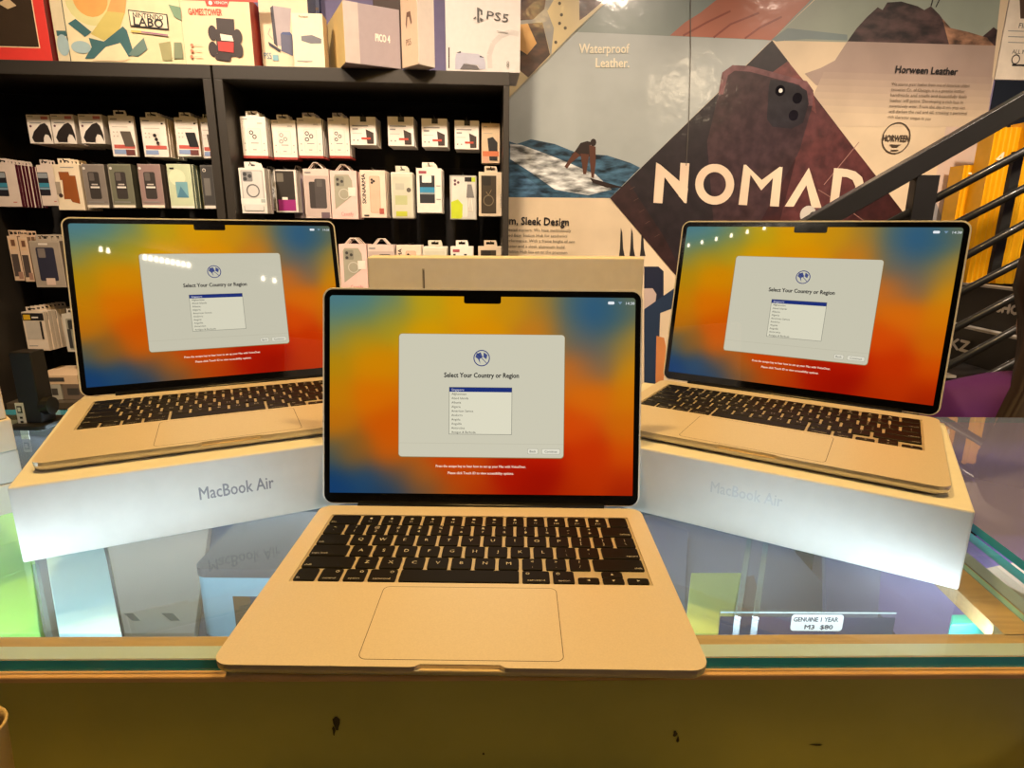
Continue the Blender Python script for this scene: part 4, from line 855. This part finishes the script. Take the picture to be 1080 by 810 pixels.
# dark leather diamond
a = Art(.05, y=6)
LD = mat((34, 26, 30), .4, kind='leather'); LM = mat((88, 46, 46), .4, kind='leather'); LB = mat((58, 26, 26), .4, kind='leather')
a.poly(wp((813.5, 43), (950, 222), (1010, 300), (760, 330), (643, 209)), LB)
a.poly(wp((813.5, 43), (832, 67), (800, 130), (790, 200), (770, 300), (720, 290), (643, 209)), LD).poly(wp((840, 80), (928, 192), (868, 260), (820, 240), (838, 170)), LM)
a.poly(wp((830, 65), (857, 98), (860, 120), (820, 88), (812, 78)), mat((120, 66, 62), .4, kind='leather'))
a.poly(wp((643, 209), (662, 192), (700, 250), (740, 330), (712, 290)), mat((48, 28, 28), .4, kind='leather'))
CS = mat((40, 38, 42), .3, kind='leather')
a.poly(wp((757, 100), (761, 77), (772, 69), (790, 70), (850, 86), (857, 96), (856, 112), (842, 160), (800, 236), (752, 236), (745, 150)), mat((64, 46, 48), .3, kind='leather'))
a.poly(wp((757, 100), (761, 77), (772, 69), (790, 70), (850, 86), (857, 96), (856, 112), (850, 112), (850, 98), (842, 90), (790, 76), (774, 75), (767, 80), (762, 100)), mat((120, 82, 84), .3, kind='leather'))
a.poly(wp((812, 84), (836, 88), (850, 96), (852, 110), (846, 130), (834, 136), (814, 134), (808, 126), (810, 92)), CS)
for p in ((822, 96), (840, 104), (836, 122)): a.disc(*wall(*p), 20, mat((16, 16, 18), .15, coat=1), 16)
a.disc(*wall(822.5, 96), 8, C(235, 235, 230), 12)
a.line(wp((868, 195), (905, 150)), 3, FILM(170, 130, 120)).line(wp((862, 200), (878, 210), (920, 240)), 3, FILM(150, 110, 100))
for p in ((664, 200), (668, 212), (674, 224), (680, 236), (690, 250)): a.line(wp(p, (p[0]+5, p[1]-3)), 3, FILM(80, 56, 50))
a.build('leather_photo', mu)
# NOMAD lettering drawn as strokes
a = Art(.03, y=7.5); IV = FILM(238, 214, 186)
def stroke(*polys):
    for p in polys: a.poly(wp(*p), IV)
stroke([(688.5, 214), (691.5, 171.5), (700.5, 184), (698, 214.5)], [(691.5, 171.5), (696, 174), (725, 199), (723, 214.5), (721, 214), (698, 184)], [(717, 172), (726.5, 172.5), (723.5, 214.5), (715, 207)])
def oring(cx, cy, rx, ry, wd, sh=0):
    n = 30; o = [wall(cx+rx*math.cos(2*math.pi*k/n), cy+ry*math.sin(2*math.pi*k/n)) for k in range(n)]; i = [wall(cx+(rx-wd)*math.cos(2*math.pi*k/n), cy+(ry-wd)*math.sin(2*math.pi*k/n)) for k in range(n)]
    a.k += 1; a.mb.add([a.P(*p) for p in o+i], [((k+1) % n, k, n+k, n+(k+1) % n) for k in range(n)], IV)
oring(753, 194.5, 20.5, 21.5, 8.6)
stroke([(778, 216), (783.5, 174), (791, 181), (787, 216.5)], [(783.5, 174), (786, 174), (802.5, 190), (821.5, 176), (824.5, 177), (802, 201)], [(815, 182), (824.5, 176), (820.5, 218), (811, 217.5)])
stroke([(826.5, 218), (852, 177), (855, 186), (836, 218)], [(852, 177), (865.5, 219.5), (855, 219), (848, 190)])
stroke([(873, 222), (878.5, 177.5), (888, 178), (882, 222)], [(878.5, 177.5), (892, 178.5), (901, 181), (908, 187), (910.5, 197), (907, 213), (898, 222), (894, 216), (899, 207), (901, 197), (898, 190), (892, 187), (880, 186)])
a.build('nomad_lettering', mu)
a = Art(.03, y=7.5)
def wtext(s, p0, p1, size, m, bold=0):
    q0, q1 = wall(*p0), wall(*p1); a.text(s, *q0, size, m, width=math.hypot(q1[0]-q0[0], q1[1]-q0[1]), rot=math.atan2(q1[1]-q0[1], q1[0]-q0[0]), bold=bold)
wtext('Waterproof', (610.5, 56.5), (663, 56.5), 46, FILM(240, 232, 206), 2); wtext('Leather.', (628, 71.5), (663, 71.5), 46, FILM(240, 232, 206), 2)
a.build('waterproof_lettering', mu); a = Art(.03, y=7.5)
wtext('Slim, Sleek Design', (528, 236.3), (599.5, 238), 42, INKC, 2)
for i, s in enumerate(['Every detail matters. We have meticulously', 'designed Base Station Hub for aesthetics', 'and performance. With a frame height of one', 'centimeter and a sleek aluminum build,', 'Base Station Hub lies on or the premium']):
    wtext(s, (525, 243.8+5.6*i), ([602, 598, 606, 596, 598][i], 244.6+5.8*i), 17, C(100, 94, 84))
a.build('design_lettering', mu); a = Art(.03, y=7.5)
wtext('Horween Leather', (943, 77), (1008, 79.5), 36, INKC, 2)
for i, s in enumerate(['We source great leather from one of Americas oldest', 'tanneries Co. of Chicago, it is a genuine leather', 'handmade and smells and beautifully feels', 'leather will patina. Developing a rich hue in', 'extensively wear. From the day it on, you can', 'will darken the red and oil, creating a personal', 'rich character unique to you']):
    y = 90.5+5.75*i; wtext(s, (939-i*.6, y), ([1021, 1016, 1018, 1014, 1016, 1018, 980][i], y+2.0), 17, C(110, 96, 80))
a.build('leather_lettering', mu); a = Art(.03, y=7.5)
cx, cz = wall(944, 146); a.ring(cx, cz, 60, 4, C(70, 58, 46), 30); a.text('HORWEEN', cx, cz-12, 34, C(70, 58, 46), width=112, align='c', bold=2); a.poly([(cx-24, cz-24), (cx+24, cz-24), (cx+10, cz-34), (cx-10, cz-34)], C(70, 58, 46)); a.rect(cx-16, cx+16, cz-48, cz-44, C(70, 58, 46))
a.build('round_badge', mu)
# mountain photo, right
a = Art(.05, y=4.1)
a.poly(wp((813, 43), (870, -10), (920, -60), (1062, -60), (1054, 0), (1049, 48)), FILM(150, 160, 146))
a.poly(wp((813, 42), (830, 30), (893, 37), (893, 43), (850, 41.5), (818, 44)), FILM(120, 136, 136))
RK = mat((64, 46, 44), .5, kind='rock'); RF = FILM(170, 150, 138)
a.poly(wp((893, 44), (903, 30), (914, 18), (925, 8), (930, 11), (935, 3), (950, 2), (967, 7), (974, 11), (981, 7), (990, 16), (1000, 30), (1022, 36), (1034, 40), (1047, 29), (1051, 32), (1049, 49)), RK)
a.poly(wp((993, 20), (1002, 30), (1020, 34), (1040, 40), (1048, 49), (1000, 47)), mat((140, 104, 80), .5, kind='rock'))
a.poly(wp((893, 44), (1049, 48.5), (1040, 130), (1000, 110), (960, 100), (890, 100), (860, 90), (848, 78), (865, 72), (880, 64)), RF)
for k in range(7):
    f_ = (k+1)/8; y0_ = 76+k*7; a.poly(wp((868-k*3, y0_), (1046-k*.8, y0_+6), (1040-k*.8, 134), (846-k*2, 134)), FILM(int(170+52*f_), int(150+52*f_), int(138+32*f_)))
a.line(wp((986, 8), (990, 0), (994, -20)), 5, INKC); a.line(wp((981, 7), (984, -4), (988, -20)), 5, INKC)
a.build('mountain_photo', mu)
a = Art(.05, y=4.1); a.poly(wp((1001, 115), (1041, 118), (1030, 240), (975, 240)), FILM(214, 192, 176)).poly(wp((968, 205), (985, 210), (995, 235), (1000, 300), (960, 300)), FILM(150, 150, 152)); a.build('right_photo', mu)
a = Art(.05, y=4.8); NV = FILM(34, 40, 58); NV2 = FILM(40, 56, 80)
for x in (654.5, 665.5, 676.5): a.poly(wp((x, 240), (x+1.6, 246), (x+2.4, 262), (x+4, 270), (x-2, 270), (x-1, 262)), INKC)
a.poly(wp((679, 281), (694, 281), (699.5, 286), (699.5, 312), (694, 318), (679, 318)), NV).poly(wp((679, 304), (688, 304), (692, 310), (691, 318), (679, 326)), FILM(190, 170, 160))
a.poly(wp((679, 326), (722, 296), (722, 320), (696, 330), (694, 380), (692, 440), (679, 480)), NV2).poly(wp((692, 354), (700, 356), (702, 365), (698, 420), (694, 440), (691, 400)), FILM(200, 130, 76))
a.build('dock_photo', mu)
a = Art(.05, y=8.4); IVs = FILM(206, 200, 190)
a.disc(*wall(851, 226), 34, IVs, 20).ring(*wall(856, 227), 14, 6, INKC, 16); a.line(wp((727.5, 0), (727.5, 60), (726, 120), (723, 175)), 3, FILM(90, 84, 76)); a.build('film_seam', mu)
# second poster and dark panel at the far right
t = empty('white_poster', WO.to_tuple(), TH, 'white text poster at the top right corner beside the mural', 'poster')
u0, z0 = wall(1048, 84); u1 = u0+520
MB().box(u0, u1, -5, -1, z0, 1260, C(238, 226, 206)).build('sheet', t)
a = Art(.05, y=5.1); a.poly(wp((1073, -30), (1110, -30), (1110, 22), (1075, 20)), C(84, 64, 50)).text('FIND', *wall(1073, 30), 26, INKC, width=60)
for i in range(3): a.rect(wall(1062, 33+6*i)[0], u1-60, wall(1062, 33+6*i)[1]-1.5, wall(1062, 33+6*i)[1]+1.5, GRY)
a.text('ALL NEW', *wall(1066, 57), 22, INKC, width=90); a.ring(*wall(1070, 63), 18, 4, INKC).rect(wall(1066, 70)[0], wall(1080, 70)[0], wall(1066, 70)[1], wall(1066, 68)[1], INKC); a.build('lettering', t)
t = empty('navy_wall_board', WO.to_tuple(), TH, 'dark navy wall panel below the white poster at the right edge', 'panel')
MB().box(u0+6, u1+300, -6, -1, -900, z0-4, mat((34, 40, 50), .3)).build('board', t)

# ------------------------------------------------------------------ stairs, railing, yellow boxes
ST = [(1520, -220), (1770, -88), (1805, 72)]
sy0 = 1740
stt = empty('staircase', (1520, sy0, FLOOR), 0, 'black staircase with pale nosings rising to the right behind the railing', 'staircase')
BK = mat((26, 24, 23), .55); NOSE = mat((176, 170, 160), .5)
steps = [(1520-250*k, -220-133*k) for k in range(5, 0, -1)]+ST+[(2270, 191), (2520, 330)]
for i, (x, z) in enumerate(steps[:8]):
    xe = [q[0] for q in steps][i+1] if i < 7 else 3150
    ye = lambda xx: 2200+xx*math.tan(TH)-30
    MB().prism([(x-1520, 0), (xe-1520, 0), (xe-1520, ye(xe)-sy0), (x-1520, ye(x)-sy0)], 0, z-FLOOR, BK).build('step', stt)
    MB().prism([(x-1528, -4), (x-1488, -4), (x-1488, ye(x)-sy0), (x-1528, ye(x)-sy0)], z-FLOOR+.3, z-FLOOR+9, NOSE).build('nosing', stt)
def riser_text(s, x, z, ya, yb_, h):
    c = Art(.4); c.text(s, 0, 0, h, C(196, 188, 176), width=abs(yb_-ya), bold=6)
    c.build('lettering', stt, loc=(x-1520-9, ya-sy0, z-FLOOR), rot=(0, 0, -math.pi/2))
riser_text('SHOKZ', 1770, -174, 2245, 1975, 58); riser_text('SHOKZ', 1805, -8, 1925, 1750, 46)
# railing on the near side
YR = 1650
rl = empty('stair_railing', (1200, YR, FLOOR), 0, 'black metal stair railing sloping up to the right', 'railing')
IR = mat((30, 30, 28), .35, coat=.3)
def rp(u, v, y=YR): p = aty(u, v, y); return Vector((p.x-1200, y-YR, p.z-FLOOR))
def flatbar(p, q, h, d, name):
    n = (q-p).normalized(); up = Vector((-n.z, 0, n.x))*h/2
    b = MB(); c = [p-up, q-up, q+up, p+up]; b.prism([(v.x, v.z) for v in c], -d/2, d/2, IR, axis='y'); return b.build(name, rl, bevel=2)
ext = lambda p, q, t: q+(q-p)*t
p, q = rp(850, 241), rp(1080, 109); flatbar(ext(q, p, .3), ext(p, q, .5), 60, 40, 'handrail')
p = rp(976, 185); MB().box(p.x-35, p.x+35, -18, 18, 0, p.z, IR).build('post', rl, bevel=2)
for x in (p.x+900,): MB().box(x-35, x+35, -18, 18, 900, p.z+470, IR).build('post', rl, bevel=2)
def inter(p, q, x): return p+(q-p)*((x-p.x)/(q.x-p.x))
bars = [((980, 213), (1080, 160)), ((1016, 232), (1080, 199)), ((1022, 268), (1080, 236.5)), ((1016, 307), (1080, 274)), ((1010, 345), (1080, 308)), ((1002, 385), (1080, 342.6)), ((996, 420), (1080, 377)), ((1000, 455), (1080, 412))]
for i, (s_, e_) in enumerate(bars):
    P_, Q_ = rp(*s_), rp(*e_); a_ = inter(P_, Q_, p.x-(120 if i == 0 else 30)) if i == 0 else inter(P_, Q_, p.x+20)
    MB().tube([a_.to_tuple(), inter(P_, Q_, p.x+890).to_tuple()], 13, IR, 8).build('rail_bar', rl, smooth=True)
for (s_, e_) in (((1076.5, 160), (1046, 290)), ((1104, 190), (1076, 290))):
    P_, Q_ = rp(*s_, YR+30), rp(*e_, YR+30); MB().box((P_.x+Q_.x)/2-15, (P_.x+Q_.x)/2+15, 24, 40, Q_.z, P_.z, IR).build('baluster', rl)
# yellow boxes on the upper step
zy = 72+9.2
def ybox(xa, xb, yt, Y, label, num, npos):
    a0, a1 = aty(xa, 214, Y), aty(xb, 214, Y); zt_ = aty(xa, yt, Y).z
    w = a1.x-a0.x; t = empty('yellow_display_box', (a0.x, Y, zy), 0, label, 'box')
    z0 = t.location.z/S; h = zt_-z0
    b = MB(); n = 48; pts = [(w*i/n, 7*math.sin(i*.62)) for i in range(n+1)]+[(w, 80), (0, 80)]
    b.prism(pts, 0, h, mat((236, 176, 14), .4)).build('sleeve', t, smooth=False)
    if num: Art(.5, y=8).text(num, w*.18, h-npos, 60, C(244, 226, 190), width=30, bold=2).build('lettering', t)
    return t, w, h
ybox(1035, 1061, 134, 2110, 'tallest yellow display box marked 4 behind the railing', '4', 130)
ybox(1010, 1033, 174, 2200, 'shorter yellow display box left of the one marked 4', '7', 70)
t, w_, h_ = ybox(1067, 1110, 128, 2080, 'yellow display box at the right edge behind the railing', '', 0)

# ------------------------------------------------------------------ person at the right edge
t = empty('person', (1034, 810, -430), math.radians(180), 'person in a purple top with long dark brown hair, back turned, beyond the right counter', 'person')
def skin_mesh(name, verts, edges, radii, m, parent, root=0):
    me = bpy.data.meshes.new(name); me.from_pydata([tuple(c*S for c in v) for v in verts], edges, []); me.materials.append(m)
    o = bpy.data.objects.new(name, me); COL.objects.link(o); o.parent = parent
    s = o.modifiers.new('skin', 'SKIN'); s.use_smooth_shade = True
    for i, r in enumerate(radii): me.skin_vertices[0].data[i].radius = (r*S, (r if not isinstance(r, tuple) else r[0])*S)
    me.skin_vertices[0].data[root].use_root = True
    u = o.modifiers.new('subsurf', 'SUBSURF'); u.levels = 1; u.render_levels = 2
    for p in me.polygons: p.use_smooth = True
    return o
SKN = mat((196, 146, 116), .5); PUR = mat((84, 40, 120), .7, kind='leather')
PURP = mat((92, 34, 120), .75); HAIR = mat((38, 22, 19), .65); JEAN = mat((30, 34, 48), .8)
B = {'pel': (0, 0, 0), 'wai': (0, 5, 130), 'che': (0, 10, 300), 'nec': (0, 0, 440), 'hea': (0, -10, 520), 'top': (0, 0, 650),
     'ls': (-175, 10, 366), 'le': (-190, -50, 170), 'lh': (-150, -230, 90), 'rs': (175, 10, 366), 're': (190, -40, 165), 'rh': (160, -210, 90),
     'lk': (-100, -400, 10), 'la': (-100, -380, -400), 'lf': (-100, -500, -425), 'rk': (100, -400, 10), 'ra': (100, -380, -400), 'rf': (100, -500, -425)}
names = list(B); E_ = [('pel', 'wai'), ('wai', 'che'), ('che', 'nec'), ('nec', 'hea'), ('hea', 'top'), ('che', 'ls'), ('ls', 'le'), ('le', 'lh'), ('che', 'rs'), ('rs', 're'), ('re', 'rh'), ('pel', 'lk'), ('lk', 'la'), ('la', 'lf'), ('pel', 'rk'), ('rk', 'ra'), ('ra', 'rf')]
rad = dict(pel=125, wai=105, che=96, nec=40, hea=78, top=70, ls=42, le=34, lh=26, rs=42, re=34, rh=26, lk=62, la=42, lf=34, rk=62, ra=42, rf=34)
body = skin_mesh('body', [B[n] for n in names], [(names.index(a), names.index(b_)) for a, b_ in E_], [rad[n] for n in names], SKN, t)
tn = ['pel', 'wai', 'che', 'ls', 'le', 'lh', 'rs', 're', 'rh', 'nec']; te = [('che', 'nec'), ('pel', 'wai'), ('wai', 'che'), ('che', 'ls'), ('ls', 'le'), ('le', 'lh'), ('che', 'rs'), ('rs', 're'), ('re', 'rh')]
skin_mesh('purple_top', [B[n] for n in tn], [(tn.index(a), tn.index(b_)) for a, b_ in te], [rad[n]+{'che': 40, 'ls': 32, 'rs': 32}.get(n, 24) for n in tn], PURP, t)
tn = ['pel', 'lk', 'la', 'rk', 'ra']; te = [('pel', 'lk'), ('lk', 'la'), ('pel', 'rk'), ('rk', 'ra')]
skin_mesh('trousers', [B[n] for n in tn], [(tn.index(a), tn.index(b_)) for a, b_ in te], [rad[n]+10 for n in tn], JEAN, t)
hb_ = MB()
HP = [(712, 30, 28, 10), (690, 70, 72, 12), (650, 92, 94, 14), (600, 98, 96, 18), (545, 84, 92, 28), (500, 94, 86, 46), (430, 132, 72, 84), (340, 184, 62, 112), (260, 212, 54, 124), (180, 195, 44, 128), (120, 170, 34, 130)]
rings = []
for hz_, rx_, ry_, cy_ in HP:      # one mass of hair with combed ridges
    rings.append([(rx_*math.cos(2*math.pi*k/96)*(1+.035*math.sin(k*1.9+hz_*.004)+.02*math.sin(k*.7)), cy_+ry_*math.sin(2*math.pi*k/96)*(1+.05*math.sin(k*1.9+hz_*.004)), hz_) for k in range(96)])
hb_.loft(rings, HAIR)
hb_.build('long_hair', t, smooth=True)
fc = Art(.5, y=90); 
face = MB()
for sx in (-1, 1): face.lathe([(0.5, -6), (7, -3), (9, 0), (7, 3), (.5, 6)], C(240, 236, 230), 10, sx*30, -82)
f_ = face.build('eye', t, loc=(0, 0, 600))
MB().loft([[(-12, -78, 560), (12, -78, 560), (0, -74, 600)], [(-5, -98, 566), (5, -98, 566), (0, -84, 600)]], SKN).build('nose', t)
MB().box(-22, 22, -84, -76, 532, 540, C(170, 84, 84)).build('mouth', t, bevel=3)
stl = empty('stool', (1034, 810, FLOOR), 0, 'dark round stool beneath the seated person', 'stool')
MB().lathe([(140, 395), (150, 400), (150, 424), (140, 430)], mat((30, 28, 28), .6)).build('seat', stl, smooth=True)
MB().lathe([(24, 18), (24, 400)], IR).build('pole', stl); MB().lathe([(180, 0.2), (180, 10), (30, 18)], IR).build('base', stl)
# black stand with a white tag between the stack of boxes and the left laptop
SY = 470
pl_, pr_ = aty(20, 430, SY), aty(45, 445, SY); hs = aty(30, 372, SY).z
t = empty('display_stand', ((pl_.x+pr_.x)/2, SY, .2), 0, 'black upright display stand with a white tag behind the white box stack', 'display stand')
hw = (pr_.x-pl_.x)/2; DB = mat((24, 23, 24), .5)
MB().box(-hw, hw, 0, 26, 6, hs, DB).build('post', t, bevel=1.5)
MB().prism(rrect(-hw-9, hw+9, -14, 40, 8), 0, 6, DB).build('foot_plate', t, bevel=1)
MB().tube([(hw-2, 10, aty(45, 430, SY).z), (hw+10, 10, aty(45, 430, SY).z)], 12, DB, 16).build('knob', t)
a = Art(.15, y=.1); q = [aty(*p_, SY) for p_ in ((13, 425), (19, 424), (26, 462), (20, 463))]; lx0 = -hw+1
zt0, zb0 = aty(18, 425, SY).z, aty(22, 463, SY).z
MB().box(-hw-4, -hw+7, -1.2, -.3, zb0, zt0, mat((222, 218, 214), .5)).build('tag', t)
a = Art(.15, y=1.3); a.rect(-hw-2, -hw+5, zt0-14, zt0-4, DB).rect(-hw-1, -hw+3, zt0-12, zt0-6, mat((222, 218, 214), .5))
for k in range(3): a.rect(-hw, -hw+4, zt0-22-k*6, zt0-19-k*6, DB)
a.build('tag_print', t)
